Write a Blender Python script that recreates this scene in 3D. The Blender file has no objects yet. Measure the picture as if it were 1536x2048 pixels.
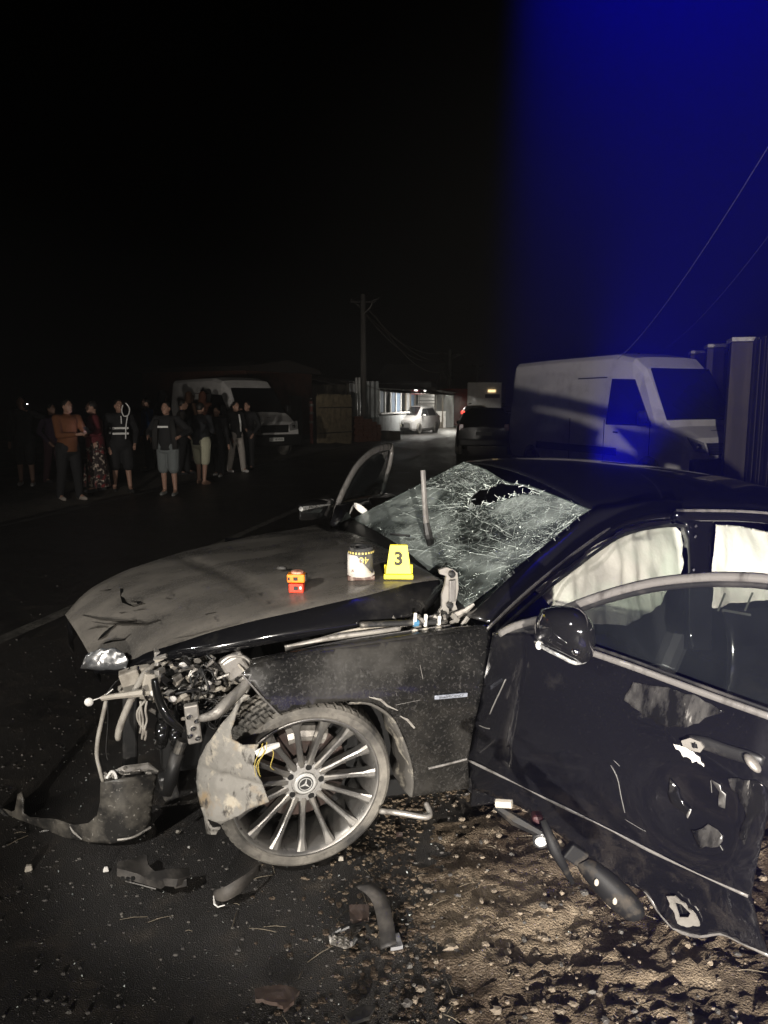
import bpy, bmesh, math, random
from math import sin, cos, pi, radians as rad
from mathutils import Vector as V, Matrix, Euler, noise
from mathutils.geometry import delaunay_2d_cdt

SC = bpy.context.scene
COL = SC.collection
random.seed(7)

# ---------------------------------------------------------------- camera, night sky, lamps, exposure
CAM_H, CAM_P, F = 1.75, rad(8.4), 1500.0
cam = bpy.data.objects.new('camera', bpy.data.cameras.new('camera'))
COL.objects.link(cam)
cam.location = (0, 0, CAM_H)
cam.rotation_euler = (pi/2-CAM_P, 0, 0)
cam.data.sensor_fit = 'VERTICAL'
cam.data.sensor_height = 36.0
cam.data.lens = 36.0*F/2048
cam.data.clip_start = 0.05
cam.data.clip_end = 2000
SC.camera = cam

w = bpy.data.worlds.new('World')
SC.world = w
w.use_nodes = True
wn = w.node_tree
sky = wn.nodes.new('ShaderNodeTexSky')
sky.sky_type = 'NISHITA'
sky.sun_disc = False
sky.sun_elevation = rad(-8)
sky.sun_rotation = rad(200)
bg = wn.nodes['Background']
wn.links.new(sky.outputs[0], bg.inputs[0])
bg.inputs[1].default_value = 0.012

def spot(name, loc, aim, power, size, blend, col, r=.08):
    l = bpy.data.lights.new(name, 'SPOT')
    l.energy = power; l.spot_size = rad(size); l.spot_blend = blend; l.color = col; l.shadow_soft_size = r
    o = bpy.data.objects.new(name, l); COL.objects.link(o)
    o.location = loc
    o.rotation_euler = (V(aim)-V(loc)).to_track_quat('-Z', 'Y').to_euler()
    return o
WARM = (1, .93, .84)
spot('headlamp', (-1.15, -3.4, .90), (.1, 9, .30), 1300, 54, .9, WARM, .05)
spot('headlamp', (.55, -3.4, 1.02), (3.7, 9, .95), 5400, 58, .9, WARM, .05)
spot('headlamp', (-3.6, -6, .95), (-1.6, 40, .2), 4200, 26, .9, WARM, .06)
spot('work_light', (-2.2, .2, 2.6), (-.1, 3.4, .55), 430, 43, .4, (1, .96, .9), .04)
spot('flare_spot', (.80, 4.3, 7.0), (1.06, .42, .72), 24000, 16.4, .15, (.0, .0, 1), .03)  # added blue spot, no real lamp: imitates the veil of a lens flare
spot('flare_spot', (1.75, 6.3, .66), (1.10, 2.2, 2.45), 6500, 15, .9, (.0, .0, 1), .02)  # added blue spot hidden behind the wreck, for the flare's slanting streak

SC.render.engine = 'CYCLES'
SC.cycles.use_denoising = True
SC.cycles.denoiser = 'OPENIMAGEDENOISE'
SC.cycles.max_bounces = 6
SC.cycles.volume_bounces = 0
SC.cycles.transparent_max_bounces = 12
SC.cycles.caustics_reflective = False
SC.cycles.caustics_refractive = False
SC.view_settings.view_transform = 'Standard'
SC.view_settings.look = 'None'
SC.view_settings.exposure = 0
SC.view_settings.gamma = 1
SC.view_settings.use_curve_mapping = False

# ---------------------------------------------------------------- measuring: a picture point onto a surface of the place
YAW, TILT_Y, TILT_X = rad(198.73), -.046, -.077
CT = V((-.363, 3.53, -.017))
CR = Matrix.Rotation(YAW, 3, 'Z') @ Matrix.Rotation(TILT_Y, 3, 'Y') @ Matrix.Rotation(TILT_X, 3, 'X')
def ray(px, py):
    c, s = cos(CAM_P), sin(CAM_P)
    u = (px-768)/F; v = -(py-1024)/F
    return V((u, c+v*s, -s+v*c))
def W(px, py, z=None, y=None):
    d = ray(px, py)
    t = (z-CAM_H)/d.z if z is not None else y/d.y
    return d*t+V((0, 0, CAM_H))
_o = CR.transposed() @ (V((0, 0, CAM_H))-CT)
def L(px, py, x=None, y=None, z=None):               # onto a plane of the wreck's own axes
    d = CR.transposed() @ ray(px, py)
    i, v = (0, x) if x is not None else (1, y) if y is not None else (2, z)
    return _o+d*((v-_o[i])/d[i])
def LP(px, py, o, n):                                # onto any plane in the wreck's axes
    d = CR.transposed() @ ray(px, py)
    return _o+d*((V(o)-_o).dot(V(n))/d.dot(V(n)))
def side(z):
    return .92 if z < .7 else .92-.05*((z-.7)/.23)**2 if z < .93 else .87-(z-.93)*.6
def LS(px, py, off=0):                               # onto the wreck's curved flank
    y = .9
    for _ in range(30):
        p = L(px, py, y=y); y = .5*y+.5*(side(p.z)+off)
    return p
def fbm(p, s, o=3):
    return noise.fractal(V(p)*s, 1.0, 2.0, o)

# ---------------------------------------------------------------- mesh helpers
class MB:
    def __init__(s): s.v = []; s.f = []
    def add(s, vs, fs):
        n = len(s.v); s.v += [tuple(p) for p in vs]; s.f += [tuple(i+n for i in f) for f in fs]; return s
    def box(s, c, d, R=None, taper=1.0):
        c = V(c); vs = []
        for z in (-1, 1):
            k = taper if z > 0 else 1
            for x, y in ((-1, -1), (1, -1), (1, 1), (-1, 1)):
                p = V((x*d[0]*k, y*d[1]*k, z*d[2]))*.5
                vs.append(c+(R @ p if R else p))
        return s.add(vs, [(3, 2, 1, 0), (4, 5, 6, 7), (0, 1, 5, 4), (1, 2, 6, 5), (2, 3, 7, 6), (3, 0, 4, 7)])
    def tube(s, pts, r, n=8, flat=1.0):
        pts = [V(p) for p in pts]; m = len(pts); rs = r if isinstance(r, (list, tuple)) else [r]*m
        vs = []; up = None
        for i, p in enumerate(pts):
            t = (pts[min(i+1, m-1)]-pts[max(i-1, 0)]).normalized()
            if up is None:
                a = V((0, 0, 1)) if abs(t.z) < .9 else V((1, 0, 0)); up = t.cross(a).normalized()
            up = (up-t*up.dot(t)).normalized(); b = t.cross(up)
            for k in range(n):
                a = 2*pi*k/n; vs.append(p+(up*cos(a)*flat+b*sin(a))*rs[i])
        fs = [(i*n+k, i*n+(k+1) % n, (i+1)*n+(k+1) % n, (i+1)*n+k) for i in range(m-1) for k in range(n)]
        fs += [tuple(range(n-1, -1, -1)), tuple((m-1)*n+k for k in range(n))]
        return s.add(vs, fs)
    def lathe(s, prof, o, ax, n=32, closed=False):
        o = V(o); ax = V(ax).normalized(); a = V((0, 0, 1)) if abs(ax.z) < .9 else V((1, 0, 0))
        u = ax.cross(a).normalized(); b = ax.cross(u); m = len(prof)
        vs = [o+ax*h+(u*cos(2*pi*k/n)+b*sin(2*pi*k/n))*r for r, h in prof for k in range(n)]
        fs = [(i*n+k, i*n+(k+1) % n, ((i+1) % m)*n+(k+1) % n, ((i+1) % m)*n+k) for i in range(m if closed else m-1) for k in range(n)]
        if not closed:
            fs += [tuple(range(n-1, -1, -1)), tuple((m-1)*n+k for k in range(n))]
        return s.add(vs, fs)
    def grid(s, rows, wrap=False):
        m, n = len(rows), len(rows[0])
        vs = [p for r in rows for p in r]
        return s.add(vs, [(i*n+k, i*n+(k+1) % n, (i+1)*n+(k+1) % n, (i+1)*n+k) for i in range(m-1) for k in range(n if wrap else n-1)])
    def ball(s, c, r, n=10, m=7, R=None):
        c = V(c); r = r if isinstance(r, (list, tuple)) else (r, r, r); vs = []
        for i in range(m+1):
            a = pi*i/m
            for k in range(n):
                p = V((r[0]*sin(a)*cos(2*pi*k/n), r[1]*sin(a)*sin(2*pi*k/n), -r[2]*cos(a))); vs.append(c+(R @ p if R else p))
        return s.add(vs, [(i*n+k, i*n+(k+1) % n, (i+1)*n+(k+1) % n, (i+1)*n+k) for i in range(m) for k in range(n)])
    def cap(s, a, b, ra, rb, n=10):
        s.tube([a, b], [ra, rb], n); s.ball(a, ra, n, 6); s.ball(b, rb, n, 6); return s
    def prism(s, poly, d):
        n = len(poly); d = V(d); a = [V(p) for p in poly]
        return s.add(a+[p+d for p in a], [tuple(range(n-1, -1, -1)), tuple(range(n, 2*n))]+[(i, (i+1) % n, n+(i+1) % n, n+i) for i in range(n)])
    def build(s, name, m, parent=None, smooth=False, bevel=0, solid=0, sub=0, remesh=0, loc=None, ang=None):
        me = bpy.data.meshes.new(name); me.from_pydata(s.v, [], s.f); me.update()
        b = bmesh.new(); b.from_mesh(me)
        if not smooth and not remesh: bmesh.ops.remove_doubles(b, verts=b.verts, dist=1e-6)
        bmesh.ops.recalc_face_normals(b, faces=b.faces); b.to_mesh(me); b.free()
        return link(name, me, m, parent, smooth, bevel, solid, sub, remesh, loc)
def link(name, me, m, parent=None, smooth=False, bevel=0, solid=0, sub=0, remesh=0, loc=None):
    if m: me.materials.append(m)
    if smooth:
        for p in me.polygons: p.use_smooth = True
    o = bpy.data.objects.new(name, me); COL.objects.link(o)
    if parent: o.parent = parent
    if loc: o.location = loc
    if remesh:
        q = o.modifiers.new('r', 'REMESH'); q.mode = 'VOXEL'; q.voxel_size = remesh; q.use_smooth_shade = True
        q = o.modifiers.new('s', 'SMOOTH'); q.factor = .5; q.iterations = 3
    if solid:
        q = o.modifiers.new('t', 'SOLIDIFY'); q.thickness = solid; q.offset = -1
    if bevel:
        q = o.modifiers.new('b', 'BEVEL'); q.width = bevel; q.segments = 2; q.limit_method = 'ANGLE'; q.angle_limit = rad(35)
    if sub:
        q = o.modifiers.new('u', 'SUBSURF'); q.levels = sub; q.render_levels = sub
    return o
def inside(p, poly):
    c = False; n = len(poly)
    for i in range(n):
        (x1, y1), (x2, y2) = poly[i], poly[i-1]
        if (y1 > p[1]) != (y2 > p[1]) and p[0] < (x2-x1)*(p[1]-y1)/(y2-y1)+x1: c = not c
    return c
def dens(poly, step):
    out = []
    for i in range(len(poly)):
        a, b = V(poly[i]), V(poly[(i+1) % len(poly)]); k = max(1, int((b-a).length/step))
        out += [a+(b-a)*(j/k) for j in range(k)]
    return out
def panel(name, poly, mp, step, m, parent=None, holes=(), solid=.006, smooth=True, bevel=0, jag=0):
    """a sheet of the given outline, laid on the surface mp(u, v)"""
    poly = [p[:] for p in poly]
    if jag:
        poly = [tuple(p+V((random.uniform(-jag, jag), random.uniform(-jag, jag)))) for p in dens([V(q) for q in poly], jag*3)]
    loops = [dens(poly, step)]+[dens(h, step) for h in holes]
    pts, ed = [], []
    for lp in loops:
        n = len(pts); pts += [V((q[0], q[1])) for q in lp]; ed += [(n+i, n+(i+1) % len(lp)) for i in range(len(lp))]
    xs = [p.x for p in pts]; ys = [p.y for p in pts]
    y = min(ys)+step*.5; row = 0
    while y < max(ys):
        x = min(xs)+step*(.5 if row % 2 else .1)
        while x < max(xs):
            if inside((x, y), poly) and not any(inside((x, y), h) for h in holes): pts.append(V((x, y)))
            x += step
        y += step*.87; row += 1
    vs, _, fs, *_ = delaunay_2d_cdt(pts, ed, [], 1, 1e-6)
    keep = []
    for f in fs:
        c = sum((vs[i] for i in f), V((0, 0)))/len(f)
        if inside(c, poly) and not any(inside(c, h) for h in holes): keep.append(f)
    b = MB(); b.add([mp(p.x, p.y) for p in vs], keep)
    me = bpy.data.meshes.new(name); me.from_pydata(b.v, [], b.f); me.update()
    bm = bmesh.new(); bm.from_mesh(me); bmesh.ops.recalc_face_normals(bm, faces=bm.faces)
    bm.to_mesh(me); bm.free()
    return link(name, me, m, parent, smooth, bevel, solid)
def crv(pts, n):                                      # Catmull-Rom through points
    pts = [V(p) for p in pts]; out = []
    m = len(pts)-1
    for i in range(n):
        t = i/(n-1)*m; k = min(int(t), m-1); t -= k
        p0, p1, p2, p3 = pts[max(k-1, 0)], pts[k], pts[k+1], pts[min(k+2, m)]
        out.append(.5*((2*p1)+(p2-p0)*t+(2*p0-5*p1+4*p2-p3)*t*t+(3*p1-p0-3*p2+p3)*t**3))
    return out
def tag(o, label=None, cat=None, group=None, kind=None):
    if label: o['label'] = label
    if cat: o['category'] = cat
    if group: o['group'] = group
    if kind: o['kind'] = kind
    return o
def thing(name, label, cat, loc=(0, 0, 0), rz=0, group=None):
    o = bpy.data.objects.new(name, None); COL.objects.link(o)
    o.location = loc; o.rotation_euler = (0, 0, rz); o.empty_display_size = .1
    return tag(o, label, cat, group)
def copy_obj(o, parent, loc=None, rot=None, scl=None):
    c = o.copy(); COL.objects.link(c); c.parent = parent
    if loc is not None: c.location = loc
    if rot is not None: c.rotation_euler = rot
    if scl is not None: c.scale = scl
    return c
def text(name, s, size, m, parent, M4, depth=.001, bold=0.):
    cu = bpy.data.curves.new(name, 'FONT'); cu.body = s; cu.size = size; cu.extrude = depth; cu.offset = bold*size
    cu.align_x = 'CENTER'; cu.align_y = 'CENTER'
    t = bpy.data.objects.new(name, cu)
    COL.objects.link(t)
    me = bpy.data.meshes.new_from_object(t.evaluated_get(bpy.context.evaluated_depsgraph_get()))
    bpy.data.objects.remove(t)
    me.transform(M4); me.name = name
    me.materials.clear()
    return link(name, me, m, parent)

# ---------------------------------------------------------------- materials
def mat(name, col, r=.5, m=0., coat=0., layers=(), bump=None, emit=None, es=1., spec=.5, trans=0., ior=1.45, sheen=0):
    """layers: (colour, scale, low, high, roughness, stretch) mixed over the base by noise"""
    k = bpy.data.materials.new(name); k.use_nodes = True
    nt = k.node_tree; P = nt.nodes['Principled BSDF']; N = nt.nodes.new; lk = nt.links.new
    P.inputs['Base Color'].default_value = (*col, 1); P.inputs['Roughness'].default_value = r
    P.inputs['Metallic'].default_value = m; P.inputs['Coat Weight'].default_value = coat
    P.inputs['Coat Roughness'].default_value = .06; P.inputs['Specular IOR Level'].default_value = spec
    P.inputs['Transmission Weight'].default_value = trans; P.inputs['IOR'].default_value = ior
    P.inputs['Sheen Weight'].default_value = sheen
    tc = N('ShaderNodeTexCoord')
    cs = rs = None; last = None
    for (c2, sc, lo, hi, r2, st) in layers:
        mp = N('ShaderNodeMapping'); lk(tc.outputs['Object'], mp.inputs[0]); mp.inputs['Scale'].default_value = st
        mp.inputs['Location'].default_value = (random.uniform(0, 9), random.uniform(0, 9), 0)
        nz = N('ShaderNodeTexNoise'); lk(mp.outputs[0], nz.inputs['Vector'])
        nz.inputs['Scale'].default_value = sc; nz.inputs['Detail'].default_value = 6; nz.inputs['Roughness'].default_value = .62
        mr = N('ShaderNodeMapRange'); lk(nz.outputs['Fac'], mr.inputs[0]); mr.inputs[1].default_value = lo; mr.inputs[2].default_value = hi
        mx = N('ShaderNodeMix'); mx.data_type = 'RGBA'; lk(mr.outputs[0], mx.inputs[0]); mx.inputs[7].default_value = (*c2, 1)
        if cs: lk(cs, mx.inputs[6])
        else: mx.inputs[6].default_value = (*col, 1)
        cs = mx.outputs[2]
        mf = N('ShaderNodeMix'); lk(mr.outputs[0], mf.inputs[0]); mf.inputs[3].default_value = r2
        if rs: lk(rs, mf.inputs[2])
        else: mf.inputs[2].default_value = r
        rs = mf.outputs[0]
        if coat:
            sb = N('ShaderNodeMath'); sb.operation = 'MULTIPLY_ADD'; lk(mr.outputs[0], sb.inputs[0]); sb.inputs[1].default_value = -.8
            if last: lk(last, sb.inputs[2])
            else: sb.inputs[2].default_value = coat
            sb.use_clamp = True; last = sb.outputs[0]
    if cs: lk(cs, P.inputs['Base Color']); lk(rs, P.inputs['Roughness'])
    if last: lk(last, P.inputs['Coat Weight'])
    if bump:
        nz = N('ShaderNodeTexNoise'); lk(tc.outputs['Object'], nz.inputs['Vector']); nz.inputs['Scale'].default_value = bump[0]; nz.inputs['Detail'].default_value = 5
        bp = N('ShaderNodeBump'); lk(nz.outputs['Fac'], bp.inputs['Height']); bp.inputs['Strength'].default_value = bump[1]; bp.inputs['Distance'].default_value = bump[2]
        lk(bp.outputs[0], P.inputs['Normal'])
    if emit:
        P.inputs['Emission Color'].default_value = (*emit, 1); P.inputs['Emission Strength'].default_value = es
    return k
U1 = (1, 1, 1)
DUST = (.17, .15, .125)
M = {}
M['paint'] = mat('black_paint', (.007, .007, .007), .18, 0, .7, [((.048, .045, .040), 2.2, .42, .78, .5, U1), ((.034, .032, .030), 90, .52, .75, .5, U1), ((.24, .23, .21), 230, .70, .76, .7, U1)])
M['paint_door'] = mat('black_paint_door', (.005, .005, .006), .10, 0, .9, [((.030, .028, .025), 2.4, .58, .80, .45, U1), ((.018, .017, .016), 120, .60, .8, .4, U1), ((.2, .19, .17), 230, .73, .78, .7, U1)])
M['hood'] = mat('dusty_hood', (.045, .043, .040), .16, 0, .7, [((.150, .137, .119), 2.2, .28, .64, .36, (1, 2.2, 1)), ((.035, .033, .031), 22, .62, .74, .3, (1.0, .45, 1)), ((.085, .08, .073), 120, .5, .7, .5, U1), ((.30, .28, .25), 240, .72, .78, .7, U1)], bump=(40, .12, .004))
M['black'] = mat('black_plastic', (.012, .012, .012), .45, layers=[((.06, .055, .05), 9, .5, .8, .7, U1)])
M['gloss'] = mat('gloss_black', (.008, .008, .008), .08, 0, .6)
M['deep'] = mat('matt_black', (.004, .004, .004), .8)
M['rubber'] = mat('tyre_rubber', (.022, .021, .02), .75, layers=[((.20, .185, .16), 6, .34, .66, .9, U1), ((.05, .045, .04), 40, .55, .75, .8, U1)], bump=(120, .3, .002))
M['alloy'] = mat('dirty_alloy', (.27, .262, .25), .32, .85, layers=[((.22, .205, .18), 9, .46, .74, .7, U1), ((.06, .055, .05), 34, .60, .7, .6, U1)])
M['alloy_dark'] = mat('dark_alloy', (.05, .05, .05), .35, .6, layers=[((.2, .18, .15), 14, .5, .75, .8, U1)])
M['chrome'] = mat('chrome', (.75, .75, .74), .14, 1)
M['steel'] = mat('dirty_steel', (.36, .34, .31), .42, .55, layers=[((.1, .09, .08), 14, .5, .7, .7, U1)])
M['beige'] = mat('beige_plastic', (.36, .33, .28), .6, layers=[((.12, .10, .08), 12, .5, .75, .8, U1)])
M['liner'] = mat('muddy_liner', (.21, .20, .18), .75, layers=[((.40, .36, .29), 12, .55, .66, .8, U1), ((.26, .185, .10), 6, .50, .66, .85, U1), ((.05, .045, .04), 26, .56, .66, .8, (1, 1, .5))], bump=(30, .5, .01))
M['rust'] = mat('rusty_brake', (.06, .04, .034), .7, .3, layers=[((.06, .05, .045), 20, .45, .6, .7, U1)])
M['trim'] = mat('grey_trim', (.21, .2, .19), .38, .4, layers=[((.06, .055, .05), 16, .5, .7, .7, (1, 1, .3))])
M['airbag'] = mat('airbag_cloth', (.60, .555, .52), .85, layers=[((.54, .56, .50), 2.0, .42, .6, .85, U1)], bump=(18, .25, .02))
M['seat'] = mat('seat_cloth', (.022, .022, .024), .7)
M['silver'] = mat('silver_paint', (.60, .60, .58), .35, .25)
M['mud_black'] = mat('muddy_black_plastic', (.007, .007, .007), .6, spec=.25, layers=[((.06, .05, .038), 11, .52, .72, .9, U1)])
M['clean_black'] = mat('clean_black_paint', (.005, .005, .006), .05, 0, 0, spec=.3)
M['scratch'] = mat('scratch_grey', (.10, .098, .092), .5)
M['orange'] = mat('orange_plastic', (.85, .26, .02), .4, layers=[((.7, .1, .03), 20, .5, .7, .4, U1)])
M['red'] = mat('red_plastic', (.75, .05, .02), .4)
M['yellow'] = mat('yellow_plastic', (.86, .72, .015), .45)
M['ink'] = mat('black_ink', (.02, .02, .018), .6)
M['white'] = mat('white_paint', (.72, .70, .66), .55, layers=[((.4, .36, .3), 25, .6, .75, .7, U1)])
M['van_white'] = mat('white_van_paint', (.70, .68, .66), .4, 0, .3, [((.45, .43, .4), 3, .5, .8, .5, U1)])
M['car_white'] = mat('silver_car_paint', (.34, .33, .32), .35, .1, .3, [((.35, .33, .3), 4, .5, .8, .5, U1)])
M['glass_dark'] = mat('dark_glass', (.006, .007, .008), .06, 0, 0, spec=.6)
M['lamp'] = mat('lamp_lens', (.75, .75, .72), .12, .6, layers=[((.3, .3, .3), 60, .45, .6, .2, U1)])
M['plate'] = mat('plate_white', (.8, .8, .76), .4)
M['concrete'] = mat('pole_concrete', (.26, .24, .22), .85, layers=[((.14, .13, .12), 3, .45, .7, .9, (6, 6, .6))])
M['hose'] = mat('pale_hose', (.30, .28, .245), .6, layers=[((.16, .14, .12), 12, .5, .7, .7, U1)])
M['wireyel'] = mat('yellow_wire', (.42, .33, .08), .6)

def glass_mat(name, tint, fac, rough=.04, dust=.0):
    k = bpy.data.materials.new(name); k.use_nodes = True; nt = k.node_tree; N = nt.nodes.new; lk = nt.links.new
    P = nt.nodes['Principled BSDF']; out = nt.nodes['Material Output']
    P.inputs['Base Color'].default_value = (*tint, 1); P.inputs['Roughness'].default_value = rough
    t = N('ShaderNodeBsdfTransparent'); t.inputs[0].default_value = (.87, .90, .87, 1)
    mx = N('ShaderNodeMixShader')
    tc = N('ShaderNodeTexCoord'); nz = N('ShaderNodeTexNoise'); lk(tc.outputs['Object'], nz.inputs['Vector']); nz.inputs['Scale'].default_value = 5; nz.inputs['Detail'].default_value = 8
    mr = N('ShaderNodeMapRange'); lk(nz.outputs['Fac'], mr.inputs[0]); mr.inputs[1].default_value = .35; mr.inputs[2].default_value = .7
    mr.inputs[3].default_value = fac; mr.inputs[4].default_value = min(1, fac+dust)
    lk(mr.outputs[0], mx.inputs[0]); lk(t.outputs[0], mx.inputs[1]); lk(P.outputs[0], mx.inputs[2]); lk(mx.outputs[0], out.inputs[0])
    return k
M['window'] = glass_mat('tinted_window', (.016, .018, .02), .22, .05, .22)

def shatter_mat():
    k = bpy.data.materials.new('shattered_glass'); k.use_nodes = True; nt = k.node_tree; N = nt.nodes.new; lk = nt.links.new
    P = nt.nodes['Principled BSDF']; out = nt.nodes['Material Output']
    tc = N('ShaderNodeTexCoord')
    def noise_(sc, st, det=6):
        mp = N('ShaderNodeMapping'); lk(tc.outputs['Object'], mp.inputs[0]); mp.inputs['Scale'].default_value = st; mp.inputs['Rotation'].default_value = (0, 0, rad(28))
        n = N('ShaderNodeTexNoise'); lk(mp.outputs[0], n.inputs['Vector']); n.inputs['Scale'].default_value = sc; n.inputs['Detail'].default_value = det; n.inputs['Roughness'].default_value = .7
        return n.outputs['Fac']
    def rng(s, lo, hi, a=0., b=1.):
        m_ = N('ShaderNodeMapRange'); lk(s, m_.inputs[0]); m_.inputs[1].default_value = lo; m_.inputs[2].default_value = hi; m_.inputs[3].default_value = a; m_.inputs[4].default_value = b
        return m_.outputs[0]
    def mth(op, a, b):
        m_ = N('ShaderNodeMath'); m_.operation = op
        for i, q in enumerate((a, b)):
            if isinstance(q, float): m_.inputs[i].default_value = q
            else: lk(q, m_.inputs[i])
        return m_.outputs[0]
    vo = N('ShaderNodeTexVoronoi'); vo.feature = 'DISTANCE_TO_EDGE'; lk(tc.outputs['Object'], vo.inputs['Vector']); vo.inputs['Scale'].default_value = 26
    crk = rng(vo.outputs['Distance'], .0, .05, 1, 0)
    zone = rng(noise_(2.4, U1), .42, .6)
    streak = rng(noise_(16, (.35, 3.2, 2)), .56, .68)
    fac = mth('MAXIMUM', mth('MULTIPLY', crk, mth('MULTIPLY', zone, .5)), mth('MULTIPLY', streak, mth('ADD', mth('MULTIPLY', zone, .5), .2)))
    haze_shade = mth('ADD', mth('MULTIPLY', rng(noise_(1.7, U1, 3), .44, .58), .40), .035)  # hazed and clear patches stand in for broad shadows on the glass
    fac = mth('MINIMUM', mth('ADD', fac, haze_shade), 1.0)
    P.inputs['Base Color'].default_value = (.42, .465, .44, 1); P.inputs['Roughness'].default_value = .3
    t = N('ShaderNodeBsdfTransparent'); t.inputs[0].default_value = (.45, .52, .5, 1)
    mx = N('ShaderNodeMixShader'); lk(fac, mx.inputs[0]); lk(t.outputs[0], mx.inputs[1]); lk(P.outputs[0], mx.inputs[2]); lk(mx.outputs[0], out.inputs[0])
    return k
M['shatter'] = shatter_mat()
M['crack'] = mat('crack_edge', (.60, .67, .63), .25, spec=.8)
M['asphalt'] = mat('asphalt', (.030, .028, .027), .42, layers=[((.052, .047, .041), .45, .45, .7, .6, (1, .35, 1)), ((.013, .013, .013), 1.3, .52, .72, .28, U1), ((.065, .054, .043), 7, .52, .75, .7, U1), ((.16, .15, .13), 170, .62, .74, .35, U1), ((.012, .012, .012), 110, .56, .70, .3, U1)], bump=(230, 1., .008))
M['line'] = mat('worn_road_paint', (.27, .255, .225), .7, layers=[((.07, .066, .06), 6, .42, .66, .8, U1), ((.06, .058, .05), 60, .5, .6, .8, U1)])
M['dirt'] = mat('shoulder_dirt', (.065, .046, .031), .5, layers=[((.225, .175, .12), .9, .47, .62, .6, U1), ((.32, .255, .18), 9, .56, .72, .6, U1), ((.035, .028, .023), 3.2, .52, .68, .18, U1), ((.42, .35, .26), 70, .60, .74, .8, U1), ((.04, .03, .022), 36, .56, .72, .5, U1)], bump=(150, .8, .010))  # dark wet earth tones, also standing in for a shadow cast across it
M['verge'] = mat('verge_dirt', (.085, .075, .06), .9, layers=[((.17, .15, .12), .6, .45, .7, .9, U1), ((.04, .036, .03), 5, .5, .7, .9, U1)], bump=(22, .8, .03))
M['stone'] = mat('stone', (.22, .18, .135), .8, layers=[((.12, .1, .08), 9, .45, .7, .8, U1)])
M['stone_dark'] = mat('stone_dark', (.07, .065, .06), .7, layers=[((.16, .15, .13), 14, .5, .7, .8, U1)])
M['crumb'] = mat('glass_crumb', (.38, .42, .40), .1, spec=.9)
#MARK_SETTING
# ---------------------------------------------------------------- ground, road, markings
AZ = math.atan((1080-768)/F/cos(CAM_P)*1.0)
RD, RN = V((sin(AZ), cos(AZ), 0)), V((cos(AZ), -sin(AZ), 0))
def RP(lat, d, z=0): return RN*lat+RD*d+V((0, 0, z))
def lat_of(p): return p.dot(RN)
LAT_L = lat_of(W(380, 960, z=0)); LAT_C = lat_of(W(490, 1065, z=0)); LAT_R = -.46
mb = MB(); mb.add([RP(-300, -60, -.09), RP(300, -60, -.09), RP(300, 700, -.09), RP(-300, 700, -.09)], [(0, 1, 2, 3)])
tag(mb.build('ground', M['verge']), kind='structure')
mb = MB(); mb.add([RP(LAT_L, -40), RP(LAT_R+.4, -40), RP(LAT_R+.4, 400), RP(LAT_L, 400)], [(0, 1, 2, 3)])
tag(mb.build('road', M['asphalt']), kind='structure')
# centre line (worn solid, then dashes) as thin sheets on the road
mb = MB()
def strip(mb, lat, d0, d1, wd, z=.004):
    n = max(1, int((d1-d0)/1.0)); k = len(mb.v)
    for i in range(n+1):
        d = d0+(d1-d0)*i/n
        mb.v += [tuple(RP(lat-wd/2+.008*sin(d*3), d, z)), tuple(RP(lat+wd/2+.008*cos(d*2.3), d, z))]
        if i: mb.f.append((k+2*i-2, k+2*i-1, k+2*i+1, k+2*i))
strip(mb, LAT_C, -2, 16.5, .13)
d = 18.0
while d < 120:
    strip(mb, LAT_C, d, d+2.2, .13); d += 4.2
tag(mb.build('road_marking', M['line']), kind='structure')
mb = MB(); strip(mb, LAT_L+.25, 5, 90, .12)
tag(mb.build('edge_marking', mat('faded_edge_paint', (.12, .115, .1), .8, layers=[((.05, .048, .045), 5, .4, .6, .8, U1)])), kind='structure')
# left verge: a packed dirt strip with a broken edge, a step above the road
def vz(l, d):
    t = max(0., min(1., (LAT_L-l)/.6))
    return -.03+.13*t*t*(3-2*t)+.10*fbm((l*.6, d*.45, 1), 1)*t+.04*fbm((l*2.2, d*2, 4), 1)
rows = []
d = 2.0
while d < 75:
    rows.append([RP(LAT_L+.25-i*.28-(i/46)**2*6, d, vz(LAT_L+.25-i*.28, d)) for i in range(46)]); d += .18+.012*d
tag(MB().grid(rows).build('verge', M['verge'], smooth=True), kind='structure')
# right shoulder: dirt with stones, beaten lumps and ruts; it runs on beside the road
def sz(l, d):
    t = max(0., min(1., (l-LAT_R+.25*fbm((d*1.2, 3, 0), 1)+.15*fbm((d*5, 1, 0), 1))/.35))
    h = .026*fbm((l*1.1, d*1.4, 2), 1)+.020*fbm((l*4.5, d*6.5, 5), 1, 3)+.024*abs(fbm((l*13, d*18, 8), 1, 3))+.017*fbm((l*34, d*40, 3), 1, 2)
    return -.022+t*(.034+h)
rows = []
d = .6
while d < 70:
    s = .022 if d < 6.5 else .05*(d-6)+.03
    rows.append([RP(LAT_R-.15+i*.024*(1 if i < 140 else 1), d, sz(LAT_R-.15+i*.024, d)) for i in range(165)]+[RP(LAT_R+3.8+j*.8, d, .02*fbm((j, d, 0), 1)) for j in range(1, 12)])
    d += s
tag(MB().grid(rows).build('shoulder', M['dirt'], smooth=True), kind='structure')

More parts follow.
